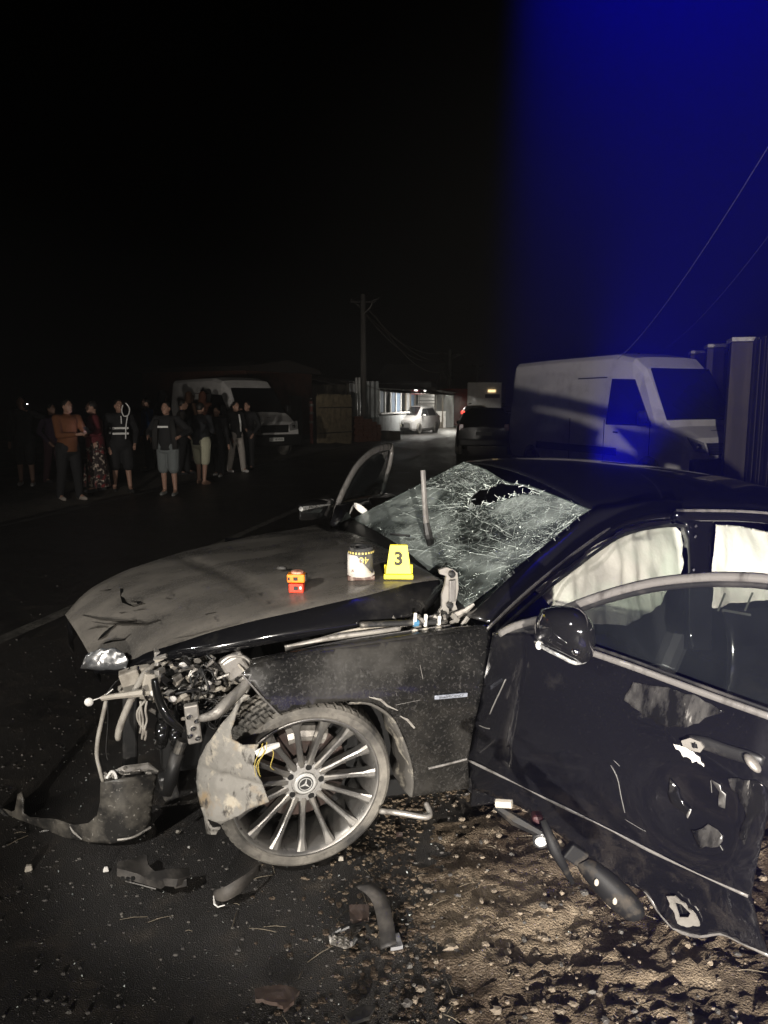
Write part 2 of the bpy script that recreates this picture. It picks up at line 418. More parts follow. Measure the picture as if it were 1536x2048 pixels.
def pebble(c, r, rng):
    vs, fs = [], []
    sc = (rng.uniform(.7, 1.4), rng.uniform(.7, 1.4), rng.uniform(.45, .85))
    a0 = rng.uniform(0, 6.3)
    ring = []
    for i, (zz, rr) in enumerate(((-.6, .7), (.1, 1.), (.75, .55))):
        for k in range(6):
            a = a0+2*pi*k/6+i*.4; q = rr*rng.uniform(.8, 1.15)
            vs.append((c[0]+r*sc[0]*q*cos(a), c[1]+r*sc[1]*q*sin(a), c[2]+r*sc[2]*(zz+rng.uniform(-.1, .1))))
    for i in range(2):
        for k in range(6): fs.append((i*6+k, i*6+(k+1) % 6, i*6+6+(k+1) % 6, i*6+6+k))
    fs += [tuple(range(5, -1, -1)), tuple(range(12, 18))]
    return vs, fs
rng = random.Random(31); mb = MB()
for i in range(3800):                                 # clods trodden onto the tarmac edge
    d = rng.uniform(1.0, 5.5); l = LAT_R+.12-abs(rng.gauss(0, .22))+.10*sin(d*4)
    r = .003+.012*rng.random()**2.5; p = RP(l, d, r*.15)
    v_, f_ = pebble((p.x, p.y, p.z), r, rng); mb.add([(a_[0], a_[1], p.z+(a_[2]-p.z)*.6) for a_ in v_], f_)
tag(mb.build('dirt_clods', M['dirt']), kind='stuff')
rng = random.Random(3)
mb = MB(); m2 = MB()
for i in range(5200):
    d = rng.uniform(.9, 6.5)*rng.uniform(.6, 1) if i % 3 else rng.uniform(1, 12)
    l = LAT_R+.1+abs(rng.gauss(0, 1.4))
    r = .004+.012*rng.random()**4+(.014*rng.random() if rng.random() < .03 else 0)
    p = RP(l, d, 0); (mb if rng.random() < .7 else m2).add(*pebble((p.x, p.y, max(sz(l, d), 0)+r*.25), r, rng))
tag(mb.build('gravel', M['stone']), kind='stuff')
for i in range(9500):
    d = rng.uniform(.8, 7.5); l = LAT_R+.15-abs(rng.gauss(0, 1.5))
    r = .0018+.006*rng.random()**4
    p = RP(l, d, r*.25); m2.add(*pebble(tuple(p), r, rng))
tag(m2.build('gravel', M['stone_dark']), kind='stuff')
mb = MB()
for i in range(900):
    p = V((rng.gauss(-.5, 1.0), rng.gauss(2.7, .8), .003)) if i % 4 else V((rng.uniform(-2.2, 1), rng.uniform(1, 5), .003))
    r = .0012+.0026*rng.random()**4
    a = [p+V((rng.uniform(-r, r), rng.uniform(-r, r), rng.uniform(-r, r)+r*.5))*1.6 for _ in range(4)]
    mb.add(a, [(0, 1, 2), (0, 2, 3), (0, 3, 1), (1, 3, 2)])
tag(mb.build('glass_crumbs', M['crumb']), kind='stuff')
mb = MB()
for i in range(150):                                  # grass stalks and splinters lying about
    l = LAT_R+rng.gauss(.2, .9); d = rng.uniform(1, 4.5); p = RP(l, d, max(0, sz(l, d) if l > LAT_R else 0)+.006); a = rng.uniform(0, 6.3); ln = rng.uniform(.02, .10)
    q = V((cos(a), sin(a), rng.uniform(-.03, .12)))*ln
    mb.tube([p-q*.5, p+V((0, 0, .004)), p+q*.5], [.0012, .0016, .0009], 4)
tag(mb.build('straw_litter', mat('straw', (.12, .10, .07), .8)), kind='stuff')
#MARK_WRECK
# ---------------------------------------------------------------- the wrecked saloon
car = thing('wrecked_car', 'wrecked black saloon with crushed front and open door filling the lower picture', 'car', CT)
car.rotation_euler = CR.to_euler()
def Q(px, py, y): return L(px, py, y=y)
# hood: buckled along a crest, near edge hanging free, nose folded down
crest = crv([(130, 1228, .04), (165, 1190, -.02), (205, 1163, -.09), (260, 1138, -.18), (330, 1114, -.28), (400, 1095, -.38), (520, 1070, -.54), (640, 1049, -.70)], 48)
edge = crv([(188, 1331, .44), (262, 1333, .53), (300, 1316, .59), (350, 1302, .64), (430, 1292, .69), (560, 1268, .73), (720, 1243, .74), (830, 1222, .71), (887, 1170, .56)], 48)
crs = crv([(186, 1324, .43), (258, 1321, .50), (296, 1304, .55), (345, 1288, .60), (430, 1262, .645), (560, 1230, .68), (720, 1194, .675), (825, 1166, .61), (884, 1160, .55)], 48)
rows = []
for i in range(48):
    A, K, C = Q(*crest[i][:2], crest[i][2]), Q(*crs[i][:2], crs[i][2]), Q(*edge[i][:2], edge[i][2])
    Bm = (A+K)/2+V((0, 0, .030*min(1, i/8+.3)))
    r = [A+V((.0, -.16, -.20)), A+V((0, -.09, -.085)), A+V((0, -.03, -.018))]
    for j in range(15):
        t = j/14
        p = A*(1-t)**2+(2*Bm-(A+K)/2)*2*t*(1-t)+K*t*t
        p.z += .0035*fbm(p, 5, 2)+.012*fbm(p, 1.7, 2)*min(1, 2*t)*(1-t)
        p.z -= .016*math.exp(-((p.x-.55+.4*p.y)/.028)**2)*t*(1-t)*4-.010*math.exp(-((p.x-.80-.5*p.y)/.02)**2)*t   # a buckle across the panel
        r.append(p)
    r += [K.lerp(C, .35)+V((0, .006, .0)), K.lerp(C, .75)+V((0, .006, 0)), C, C+V((0, .004, -.03))]
    rows.append(r)
nose = [[p+V((.0, 0, 0)) for p in rows[0]]]
rows = [[p+V((-.02, -.02, -.05)) for p in rows[0]]]+rows
HROWS = rows
hood = MB().grid(rows).build('hood', M['hood'], car, smooth=True, solid=.006)
hood.data.materials.append(M['paint_door'])
for i_, pl_ in enumerate(hood.data.polygons):
    if i_ % (len(rows[0])-1) >= 17 or i_ % (len(rows[0])-1) < 2: pl_.material_index = 1
def hoodz(px, py):                                    # point of the hood under a picture point
    best = None; d = CR.transposed() @ ray(px, py)
    for r in HROWS[1:]:
        for p in r[3:18]:
            t = (p-_o).dot(d)/d.dot(d); e = (p-(_o+d*t)).length
            if best is None or e < best[0]: best = (e, t, p)
    return _o+d*best[1]
# black smears and scratches in the dust near the nose: thin flakes of wiped paint
smear = mat('wiped_paint', (.008, .008, .008), .18, 0, .4)
def flake(px, width, m=smear, parent=hood, name='smear', y=None):
    pts = [hoodz(*p) for p in px]; up = V((0, -.1, 1)); b = MB(); vs = []
    for i, p in enumerate(pts):
        t = (pts[min(i+1, len(pts)-1)]-pts[max(i-1, 0)]).normalized(); s = t.cross(up).normalized()
        k = width*(.35+.65*sin(pi*(i+.3)/(len(pts)-.4)))*random.uniform(.7, 1.2)
        vs += [p+s*k*1.5+up*.007, p-s*k*1.5+up*.007]
    b.add(vs, [(2*i, 2*i+1, 2*i+3, 2*i+2) for i in range(len(pts)-1)])
    return b.build(name, m, parent)
for px, wd in (([(243, 1180), (244, 1195), (248, 1208), (262, 1214), (290, 1210)], .007), ([(262, 1205), (278, 1206), (276, 1212)], .008), ([(166, 1233), (200, 1240), (235, 1243), (258, 1245), (270, 1241)], .012),
               ([(238, 1229), (262, 1226), (290, 1220)], .006), ([(185, 1246), (210, 1250), (250, 1250), (290, 1250), (318, 1242)], .009), ([(232, 1252), (218, 1262), (205, 1275), (196, 1283)], .011), ([(262, 1250), (276, 1244), (290, 1248), (303, 1244)], .006),
               ([(330, 1284), (380, 1274), (440, 1258), (480, 1248)], .004), ([(200, 1185), (212, 1182), (222, 1182)], .006), ([(330, 1200), (337, 1199)], .005), ([(455, 1150), (462, 1149)], .005), ([(176, 1262), (196, 1256), (214, 1256)], .008), ([(205, 1290), (225, 1282), (250, 1280), (262, 1270)], .010), ([(410, 1232), (430, 1228), (450, 1226)], .004)):
    flake(px, wd)

fg = [(170, 1331), (178, 1312), (190, 1297), (215, 1290), (240, 1290), (258, 1298), (268, 1312), (264, 1334), (225, 1336), (190, 1335)]
panel('headlamp_fragment', fg, lambda x, y: hoodz(min(max(x, 185), 300), min(y, 1322)).lerp(Q(x, y, .50), .8)+V((.02, .03, (.006*fbm((x*.06, y*.06, 0), 1, 3)))), 7, mat('frosted_lens', (.06, .063, .066), .2, 0, .4, [((.16, .165, .17), 60, .58, .68, .2, U1), ((.03, .03, .03), 9, .5, .6, .3, U1)]), hood, solid=.008)
# fender
fe = [(483, 1347), (505, 1329), (560, 1316), (640, 1302), (700, 1294), (760, 1285), (830, 1275), (905, 1264), (984, 1255), (975, 1320), (960, 1400), (945, 1470), (936, 1520), (938, 1575), (880, 1586), (826, 1594), (829, 1560), (822, 1515), (806, 1470), (785, 1432), (765, 1415), (745, 1405), (700, 1401), (640, 1406), (600, 1415), (557, 1428), (520, 1390)]
def fmap(px, py):
    p = LS(px, py); p.y += .006*fbm(p, 3, 2); return p
fender = panel('front_fender', fe, fmap, 14, M['paint'], car, solid=.012)
MB().tube([LS(484, 1348, .004), LS(520, 1390, .004), LS(557, 1428, .004)], .0035, 6).build('torn_edge', M['trim'], fender)
t_ = [LS(x, y) for x, y in ((505, 1329), (560, 1316), (640, 1302), (700, 1294), (760, 1285), (830, 1275), (905, 1264), (984, 1255))]
MB().grid([[p, p+V((0, -.03, .006)), p+V((0, -.06, -.012)), p+V((0, -.065, -.06))] for p in crv(t_, 24)]).build('fender_flange', M['paint'], fender, smooth=True, solid=.003)
MB().tube([LS(x, y, .004) for x, y in ((857, 1537), (895, 1528), (933, 1518))], .005, 6).build('crease_trim', M['trim'], fender)
b0 = LS(902, 1392, .004)
bd = MB().box(b0, (.135, .008, .016)).build('badge', mat('badge_silver', (.26, .28, .33), .35, .3), fender, bevel=.002)
text('lettering', 'BlueEFFICIENCY', .0145, M['ink'], bd, Matrix.Translation(b0+V((0, .0048, 0))) @ Matrix.Rotation(pi, 4, 'Z') @ Matrix.Rotation(pi/2, 4, 'X'), .0004)
for px in (((738, 1394), (762, 1400), (775, 1412), (796, 1421)), ((800, 1432), (815, 1440), (829, 1456))):
    MB().tube([LS(*p, .005) for p in px], [.0015, .005, .004, .0015][:len(px)], 5, .5).build('paint_chip', M['steel'], fender)
for px in (((790, 1372), (794, 1392)), ((840, 1330), (846, 1358)), ((792, 1410), (840, 1400))):
    MB().tube([LS(*p, .002) for p in px], .0012, 4).build('scratch', M['trim'], fender)

# wheel arch lining
ar = crv([LS(x, y) for x, y in ((700, 1402), (745, 1405), (785, 1432), (806, 1470), (822, 1515), (829, 1560), (826, 1594))], 30)
wc = V((.25, .80, .43))
rows = []
for i, p in enumerate(ar):
    dn = (p-V((wc.x, p.y, wc.z))).normalized(); wv = .008*sin(i*1.1)
    rows.append([p+V((0, .004, 0))-dn*.004, p-dn*.014, p-dn*(.022+wv)+V((0, -.05, 0)), p-dn*(.03-wv)+V((0, -.13, 0)), p-dn*.0+V((0, -.30, 0))])
MB().grid(rows).build('arch_lining', mat('arch_liner', (.06, .056, .05), .7, layers=[((.36, .33, .27), 12, .5, .66, .8, U1)]), fender, smooth=True, solid=.004)

# front wheel
def tyre_mesh(R, wdt, n=240):
    prof = [(.268, -.11), (.285, -.122), (.305, -.124), (.318, -.114), (.326, -.098), (.3275, -.07), (.3275, -.064), (.3275, -.036), (.3275, -.03), (.3275, 0), (.3275, .006), (.3275, .04), (.3275, .046), (.3275, .07), (.326, .098), (.318, .114), (.305, .124), (.285, .122), (.268, .11)]
    b = MB(); vs = []; m = len(prof); s = R/.3275
    groove = (6, 8, 10, 12)
    for k in range(n):
        a = 2*pi*k/n
        for i, (r, h) in enumerate(prof):
            q = r
            if 4 <= i <= 14:
                sh = int(abs(h)*60)
                if (k+sh) % 4 == 0: q -= .008
                if i in groove: q -= .007
            vs.append((q*s*cos(a), h*wdt/.245, q*s*sin(a)))
    b.add(vs, [(k*m+i, k*m+i+1, ((k+1) % n)*m+i+1, ((k+1) % n)*m+i) for k in range(n) for i in range(m-1)])
    return b
def wheel(root, loc, full=True):
    wh = MB().lathe([(.272, -.115), (.262, -.10), (.25, -.06), (.245, .04), (.255, .095), (.268, .116), (.276, .119), (.279, .114), (.272, .10)], (0, 0, 0), (0, 1, 0), 72, closed=False)
    wh.f = wh.f[:-2]
    o = wh.build('wheel', M['alloy'], root, smooth=True, loc=loc)
    tyre_mesh(.3275, .245).build('tyre', M['rubber'], o)
    return o
wh = wheel(car, (.25, .80, .43))
sp0 = None
for k in range(15):
    a = 2*pi*k/15+.12
    if sp0 is None:
        b = MB(); rr = [.055, .10, .16, .22, .262]; ws = [.016, .011, .010, .0125, .022]; ys = [.072, .078, .086, .098, .108]
        vs = []
        for r, ww, y in zip(rr, ws, ys):
            vs += [(r, y, -ww), (r, y+.004, -ww*.45), (r, y+.004, ww*.45), (r, y, ww), (r, y-.035, ww*.8), (r, y-.035, -ww*.8)]
        b.add(vs, [(i*6+q, i*6+(q+1) % 6, i*6+6+(q+1) % 6, i*6+6+q) for i in range(4) for q in range(6)])
        sp0 = b.build('spoke', M['alloy'], wh, bevel=.002); sp0.rotation_euler = (0, -a, 0)
    else: copy_obj(sp0, wh, rot=(0, -a, 0))
hub = MB().lathe([(.0, .03), (.083, .03), (.083, .066), (.075, .076), (.05, .078), (.048, .07), (.0, .07)], (0, 0, 0), (0, 1, 0), 40).build('hub', mat('pale_hub', (.46, .45, .43), .35, .5, layers=[((.16, .14, .12), 30, .55, .7, .7, U1)]), wh, bevel=.001)
for k in range(5):
    a = 2*pi*k/5+.5
    MB().lathe([(.0, .0735), (.0125, .0735), (.0125, .0775), (.010, .0785), (.0, .0785)], (.062*cos(a), 0, .062*sin(a)), (0, 1, 0), 14).build('bolt_hole', M['deep'], hub)
MB().lathe([(.0, .07), (.041, .07), (.041, .083), (.037, .0855), (.0, .0855)], (0, 0, 0), (0, 1, 0), 32).build('centre_cap', M['silver'], hub)
MB().lathe([(.0, .085), (.030, .085), (.030, .0865), (.0, .0865)], (0, 0, 0), (0, 1, 0), 32).build('cap_inlay', mat('cap_grey', (.09, .09, .09), .3, .6), hub)
ring = MB().lathe([(.0225, .0865), (.0255, .0865), (.0255, .0885), (.0225, .0885)], (0, 0, 0), (0, 1, 0), 32, closed=True)
for k in range(3):
    a = pi/2+2*pi*k/3+.15; u = V((cos(a), 0, sin(a))); v = V((-sin(a), 0, cos(a)))
    ring.prism([u*.024+V((0, .0867, 0)), v*.0042+V((0, .0867, 0)), -v*.0042+V((0, .0867, 0))], (0, .002, 0))
ring.build('star_emblem', M['silver'], hub)
MB().lathe([(.06, -.03), (.18, -.03), (.18, .0), (.06, .0)], (0, 0, 0), (0, 1, 0), 48, closed=True).build('brake_disc', M['rust'], wh)
cl = [(.12*cos(t), -.035, .12*sin(t)) for t in (2.2, 2.9)]
MB().tube([(.165*cos(t), .0, .165*sin(t)) for t in (1.2, 1.5, 1.8, 2.1)], .034, 10).build('brake_caliper', M['steel'], wh)
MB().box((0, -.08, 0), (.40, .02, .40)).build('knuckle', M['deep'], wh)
# muddy piece of the arch liner folded over the tyre
lp = [(500, 1393), (487, 1402), (470, 1425), (461, 1455), (464, 1478), (485, 1491), (517, 1489), (507, 1512), (512, 1545), (524, 1568), (537, 1600), (490, 1622), (441, 1647), (425, 1634), (411, 1632), (424, 1652), (441, 1656), (432, 1672), (412, 1666), (407, 1630), (396, 1595), (392, 1562), (398, 1525), (412, 1490), (432, 1462), (447, 1440), (470, 1408), (488, 1390)]
def lmap(px, py):
    t = max(0, min(1, (px-392)/150)); y = .80+.25*math.sqrt(t)-.03*max(0, (1480-py)/90)
    p = L(px, py, y=y); q = .012*fbm(p, 9, 3)+.022*fbm((p.x*4, p.z*9, 1), 1, 2)-.02*math.exp(-((py-1560-.25*(px-460))/7)**2)+.014*math.exp(-((px-430-.2*(1600-py))/9)**2)
    return p+V((0, q, 0))
ln = panel('arch_liner_scrap', lp, lmap, 9, M['liner'], car, holes=[[(504, 1520), (510, 1519), (509, 1527), (503, 1526)]], solid=.006)
b = MB()
for k in range(4):
    p0 = L(520+random.uniform(-6, 30), 1490+random.uniform(-6, 6), y=1.06)
    b.tube(crv([p0, p0+V((random.uniform(-.01, .02), .02, -.02)), p0+V((random.uniform(-.02, .03), .02, -.06)), p0+V((random.uniform(-.03, .03), .01, -random.uniform(.08, .12)))], 8), .0014, 5)
b.build('yellow_wiring', M['wireyel'], car)
MB().tube([L(512, 1508, y=1.06), L(535, 1497, y=1.06), L(558, 1489, y=1.05)], [.012, .014, .008], 8).build('broken_clip', M['white'], car)

# engine bay: dark core, side rail, headlamp remains, hoses
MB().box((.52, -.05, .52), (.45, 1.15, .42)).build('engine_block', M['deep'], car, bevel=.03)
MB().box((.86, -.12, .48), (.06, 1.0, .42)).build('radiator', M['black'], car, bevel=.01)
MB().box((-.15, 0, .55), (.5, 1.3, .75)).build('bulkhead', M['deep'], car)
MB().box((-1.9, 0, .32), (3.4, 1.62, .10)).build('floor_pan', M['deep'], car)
b = MB()
b.tube(crv([Q(400, 1437, .80), Q(430, 1428, .82), Q(455, 1405, .80), Q(486, 1375, .76), Q(505, 1350, .74)], 14), [.012+.010*sin(pi*i/13) for i in range(14)], 10)
b.build('upper_rail', M['steel'], car, smooth=True)
MB().tube(crv([Q(308, 1358, .74), Q(318, 1400, .78), Q(336, 1435, .80), (Q(366, 1462, .80))], 14), [.020, .021, .022, .023, .024, .025, .026, .027, .027, .026, .024, .022, .018, .014], 10, .6).build('lamp_bracket', M['gloss'], car, smooth=True)
MB().cap(Q(326, 1452, .70), Q(322, 1486, .70), .03, .024).cap(Q(350, 1462, .70), Q(352, 1488, .70), .026, .02).build('horn', M['gloss'], car, smooth=True)
MB().box(Q(386, 1446, .79), (.05, .03, .15), Matrix.Rotation(.12, 3, 'Y')).build('mount_plate', M['steel'], car, bevel=.006)
b = MB()
for p in ((378, 1432), (393, 1440), (380, 1470), (395, 1474), (386, 1455)):
    b.lathe([(0, 0), (.010, 0), (.010, .012), (.006, .016), (0, .016)], Q(*p, .80), (0, 1, 0), 8)
b.build('mount_bolts', M['chrome'], car); b = MB()
MB().tube([Q(365, 1480, .76), Q(352, 1516, .76)], .020, 12).build('damper_top', M['alloy_dark'], car)
MB().tube([Q(356, 1504, .76), Q(345, 1540, .76), Q(334, 1582, .74)], [.026, .026, .030], 12).build('damper', M['black'], car, smooth=True)
MB().box(Q(338, 1570, .74), (.06, .05, .10), Matrix.Rotation(.25, 3, 'Y')).build('damper_foot', M['alloy_dark'], car, bevel=.01)
# battery-tray like beige blocks under the hood lip
for (px, py, y, d, rz) in ((262, 1358, .62, (.07, .05, .075), .3), (301, 1372, .68, (.06, .03, .10), -.2), (246, 1378, .60, (.03, .03, .03), .5), (288, 1342, .60, (.05, .04, .04), .1)):
    MB().box(Q(px, py, y), d, Matrix.Rotation(rz, 3, 'Y')).build('lamp_housing', M['beige'], car, bevel=.006)
MB().ball(Q(350, 1350, .60), (.085, .05, .035)).build('reservoir', M['gloss'], car, smooth=True)
MB().ball(Q(352, 1373, .63), (.05, .03, .012)).build('reservoir_highlight', M['white'], car, smooth=True)  # white sliver painted as the highlight on the glossy reservoir
b = MB()
for k in range(4):
    b.box(Q(322+26*k, 1306+3*k, .58), (.05, .05, .028), Matrix.Rotation(.1*k, 3, 'Y'))
    b.box(Q(330+26*k, 1322+3*k, .58), (.045, .06, .016), Matrix.Rotation(-.1, 3, 'Y'))
b.build('air_box', M['steel'], car, bevel=.004)
MB().box(Q(470, 1330, .70), (.09, .05, .09), Matrix.Rotation(.5, 3, 'Y')).build('strut_tower', M['steel'], car, bevel=.012)
b = MB()
b.tube(crv([Q(440, 1328, .72), Q(462, 1312, .72), Q(492, 1316, .72), Q(505, 1338, .74), Q(480, 1362, .73)], 16), .008, 8)
b.tube(crv([Q(420, 1400, .70), Q(432, 1370, .68), Q(430, 1345, .66), Q(446, 1318, .66)], 12), .010, 8)
b.tube(crv([Q(392, 1395, .70), Q(400, 1360, .68), Q(414, 1335, .66)], 10), .008, 8)
b.build('engine_pipe', M['steel'], car, smooth=True)
MB().tube([Q(568-280, 1385, .74), Q(232, 1392, .70), Q(205, 1396, .66), Q(212, 1390, .66)], [.014, .010, .010, .006], 6).build('lamp_rail', M['beige'], car)
MB().ball(Q(178, 1404, .66), (.016, .008, .016)).tube([Q(182, 1402, .66), Q(208, 1393, .66), Q(226, 1378, .66)], .002, 5).build('wire_tag', M['white'], car)
def hose(name, pts, r, m='hose', n=20, seg=8):
    MB().tube(crv(pts, n), r, seg).build(name, M[m], car, smooth=True)
hose('washer_hose', [Q(213, 1400, .66), Q(204, 1440, .68), Q(196, 1478, .70), Q(194, 1512, .70), Q(200, 1540, .72), Q(206, 1562, .72)], [.008]*12+[.007]*8)
hose('coolant_hose', [Q(312, 1330, .62), Q(288, 1350, .66), Q(268, 1388, .70), Q(249, 1430, .72), Q(238, 1462, .73), Q(236, 1480, .73)], [.013]*16+[.012, .012, .010, .008])
for a in ((281, 1402, 286, 1440, 284, 1478), (292, 1400, 278, 1445, 290, 1480), (294, 1402, 294, 1440, 288, 1470), (283, 1402, 282, 1450, 280, 1466)):
    hose('frayed_lead', [Q(a[0], a[1], .74), Q(a[2]-3, (a[1]+a[3])/2, .75), Q(a[2], a[3], .74), Q(a[4]+2, (a[3]+a[5])/2, .75), Q(a[4], a[5], .75)], .0045, n=14, seg=6)
hose('cable', [Q(260, 1335, .62), Q(246, 1352, .62), Q(226, 1370, .64), Q(212, 1392, .66)], .0025, 'black', 10, 5)
hose('cable', [Q(215, 1400, .68), Q(216, 1440, .67), Q(212, 1500, .68), Q(216, 1520, .68)], .003, 'black', 12, 5)
rng = random.Random(11); b = MB(); b2 = MB(); b3 = MB()
for k in range(230):                                  # torn brackets, clips, connectors: too small to pick apart
    px = rng.uniform(300, 500); py = rng.uniform(1310, 1440)
    if py > 1455-abs(px-390)*.35: continue
    p = Q(px, py, rng.uniform(.52, .74)); R = Euler((rng.uniform(-1, 1), rng.uniform(-1, 1), rng.uniform(-1, 1))).to_matrix()
    d = (rng.uniform(.012, .06), rng.uniform(.006, .02), rng.uniform(.006, .025))
    (b, b2, b, b3, b2)[k % 5].box(p, d, R)
tag(b.build('bay_clutter', M['black'], car, bevel=.002), kind='stuff'); tag(b2.build('bay_clutter', M['steel'], car, bevel=.002), kind='stuff'); tag(b3.build('bay_clutter', M['beige'], car, bevel=.002), kind='stuff')
b = MB()
for k in range(46):
    p = Q(rng.uniform(300, 480), rng.uniform(1320, 1440), rng.uniform(.55, .76))
    b.tube(crv([p]+[p+V((rng.uniform(-.07, .07), rng.uniform(-.02, .04), rng.uniform(-.09, .03))) for _ in range(3)], 8), rng.uniform(.002, .006), 5)
tag(b.build('loose_wiring', M['black'], car, smooth=True), kind='stuff')
for (px, py, y, r) in ((366, 1330, .66, .012), (340, 1385, .70, .013), (310, 1386, .72, .014), (402, 1378, .74, .010), (418, 1366, .74, .009), (326, 1410, .74, .012), (345, 1398, .75, .012)):
    MB().ball(Q(px, py, y), (r*1.3, r*.6, r)).build('broken_clip', M['white'], car)

# the gutter between hood and fender
def gut(name, pts, r, m, fl=.6):
    MB().tube(crv([Q(*p) for p in pts], 16), r, 8, fl).build(name, M[m], car, smooth=True)
gut('gutter_strip', [(505, 1322, .80), (600, 1303, .80), (700, 1283, .80), (800, 1268, .79), (900, 1253, .78)], .010, 'trim')
gut('gutter_strip', [(570, 1297, .78), (660, 1277, .78), (740, 1266, .78), (800, 1258, .77)], .012, 'steel')
gut('gutter_strip', [(600, 1292, .76), (680, 1268, .76), (760, 1252, .76), (802, 1253, .76)], .009, 'beige')
gut('strut_pipe', [(720, 1250, .76), (780, 1247, .76), (840, 1245, .76), (893, 1243, .76)], .013, 'alloy_dark', 1)
MB().tube([Q(826, 1246, .765), Q(836, 1245.5, .765)], .0145, 10).build('blue_ring', mat('blue_tape', (.05, .16, .28), .5), car)
for x in (830, 851, 878):
    MB().box(Q(x, 1238+(x-830)*.12, .77), (.012, .012, .05)).build('hinge_stud', M['white'], car, bevel=.003)
    MB().ball(Q(x, 1263-(x-830)*.1, .79), (.016, .012, .012)).build('rubber_plug', M['beige'], car)
# hood hinge standing clear
hg = [(878, 1140), (893, 1135), (906, 1139), (915, 1146), (917, 1178), (911, 1208), (918, 1228), (935, 1240), (918, 1246), (890, 1242), (876, 1226), (884, 1214), (884, 1190), (890, 1170), (893, 1152), (880, 1148)]
hinge = panel('hood_hinge', hg, lambda x, y: L(x, y, y=.70), 6, M['steel'], car, solid=.012, bevel=.002, smooth=False, holes=[[(897, 1216), (904, 1215), (905, 1222), (898, 1223)], [(901, 1150), (907, 1150), (907, 1156), (901, 1156)]])
MB().box(Q(905, 1182, .715), (.028, .008, .09), Matrix.Rotation(.08, 3, 'Y')).build('hinge_arm', M['trim'], hinge, bevel=.003)
for p in ((903, 1148), (899, 1210), (888, 1230)):
    MB().lathe([(0, 0), (.014, 0), (.014, .01), (.008, .016), (0, .016)], Q(*p, .715), (0, 1, 0), 10).build('hinge_bolt', M['alloy_dark'], hinge)
for a in (((905, 1235), (930, 1222), (948, 1208)), ((880, 1235), (850, 1240), (820, 1246))):
    MB().tube([Q(*p, .72) for p in a], [.02, .014, .006], 6, .5).build('bent_bracket', M['steel'], car)
rng = random.Random(5); b = MB()
for k in range(34):
    p = Q(rng.uniform(780, 935), 1247+rng.uniform(-14, 10), rng.uniform(.70, .78))
    b.box(p, (rng.uniform(.01, .04), .01, rng.uniform(.006, .022)), Euler((rng.uniform(-1, 1), rng.uniform(-1, 1), rng.uniform(-1, 1))).to_matrix())
tag(b.build('cowl_debris', M['steel'], car), kind='stuff')

# cowl and dashboard (dark, behind the hood's rear edge)
c0, c1, c2 = L(705, 1037, y=-.70), L(805, 1095, y=.02), L(931, 1215, y=.72)
MB().grid([[p+V((.20, 0, -.10)), p+V((.10, 0, -.05)), p+V((0, 0, -.004)), p+V((-.05, 0, -.05))] for p in crv([c0, c1, c2], 20)]).build('cowl', M['black'], car, smooth=True, solid=.006)
MB().box((-.80, 0, .86), (.40, 1.36, .16)).build('dashboard', M['deep'], car, bevel=.05)

# windscreen: shattered, sagging, with a hole
wt0, wt2 = L(929, 923, y=-.57), L(1182, 1019, y=.57)
wt1 = (wt0+wt2)/2+V((.03, 0, .02))
bot, top = crv([c0, c1, c2], 61), crv([wt0, wt1, wt2], 61)
def wsp(u, v):
    k = max(0, min(59.999, u*60)); i = int(k); t = k-i
    a = bot[i].lerp(bot[min(i+1, 60)], t); c = top[i].lerp(top[min(i+1, 60)], t)
    p = a.lerp(c, v)
    sag = .05*math.exp(-((u-.60)/.25)**2-((v-.55)/.3)**2)+.05*math.exp(-((u-.42)/.12)**2-((v-.88)/.2)**2)
    q = .012*fbm((u*5, v*4, 3), 1, 2)+.006*fbm((u*22, v*16, 1), 1, 2)
    return p+V((-.4, 0, -.9))*sag+V((.5, 0, .8))*q*min(1, 8*min(u, 1-u, v, 1-v))
hole = [(.40, .975), (.37, .93), (.375, .88), (.355, .83), (.37, .76), (.39, .70), (.42, .645), (.455, .615), (.47, .65), (.465, .71), (.50, .75), (.52, .82), (.57, .83), (.60, .875), (.585, .90), (.65, .925), (.70, .95), (.68, .975), (.54, .985)]
ws = panel('windscreen', [(0, 0), (1, 0), (1, 1), (0, 1)], wsp, .022, M['shatter'], car, holes=[hole], solid=.004)
rng = random.Random(21); b = MB(); b2 = MB()
nrm = V((.45, .0, .85)).normalized()
def crackline(u, v, du, dv, n, wd, B):
    pts = []
    for i in range(n+1):
        if not (0.005 < u < .995 and .01 < v < .99) or inside((u, v), hole): break
        pts.append(wsp(u, v)+nrm*.003)
        u += du+rng.gauss(0, .0035); v += dv+rng.gauss(0, .005)
    if len(pts) > 1: B.tube(pts, [wd*rng.uniform(.3, 1.05) for _ in pts], 3)
def dark(u, v): return fbm((u*3.2, v*3.0, 7), 1, 2)+.35*(v-.35) < -.05 or (u < .42 and v < .42)  # patches with fewer cracks, made to read as shadow on the screen
for k in range(560):                                  # long cracks fanning out of the blows
    cu, cv = rng.choice(((.50, .80), (.50, .80), (1.02, .55), (1.02, .55), (.95, .1), (.25, .95)))
    a = rng.uniform(0, 2*pi); r0 = rng.random()**.7*.75
    u = cu+cos(a)*r0; v = cv+sin(a)*r0
    if not (0 < u < 1 and 0 < v < 1) or (dark(u, v) and rng.random() < .85): continue
    st = rng.uniform(.010, .024); a += rng.gauss(0, .16)
    crackline(u, v, cos(a)*st, sin(a)*st, rng.randint(3, 14), rng.uniform(.0003, .0009), b)
for k in range(1300):
    u, v = rng.random(), rng.random()**.8
    if dark(u, v): continue
    a = rng.gauss(.5, .5); crackline(u, v, cos(a)*.008, sin(a)*.012, rng.randint(2, 5), rng.uniform(.0003, .0007), b)
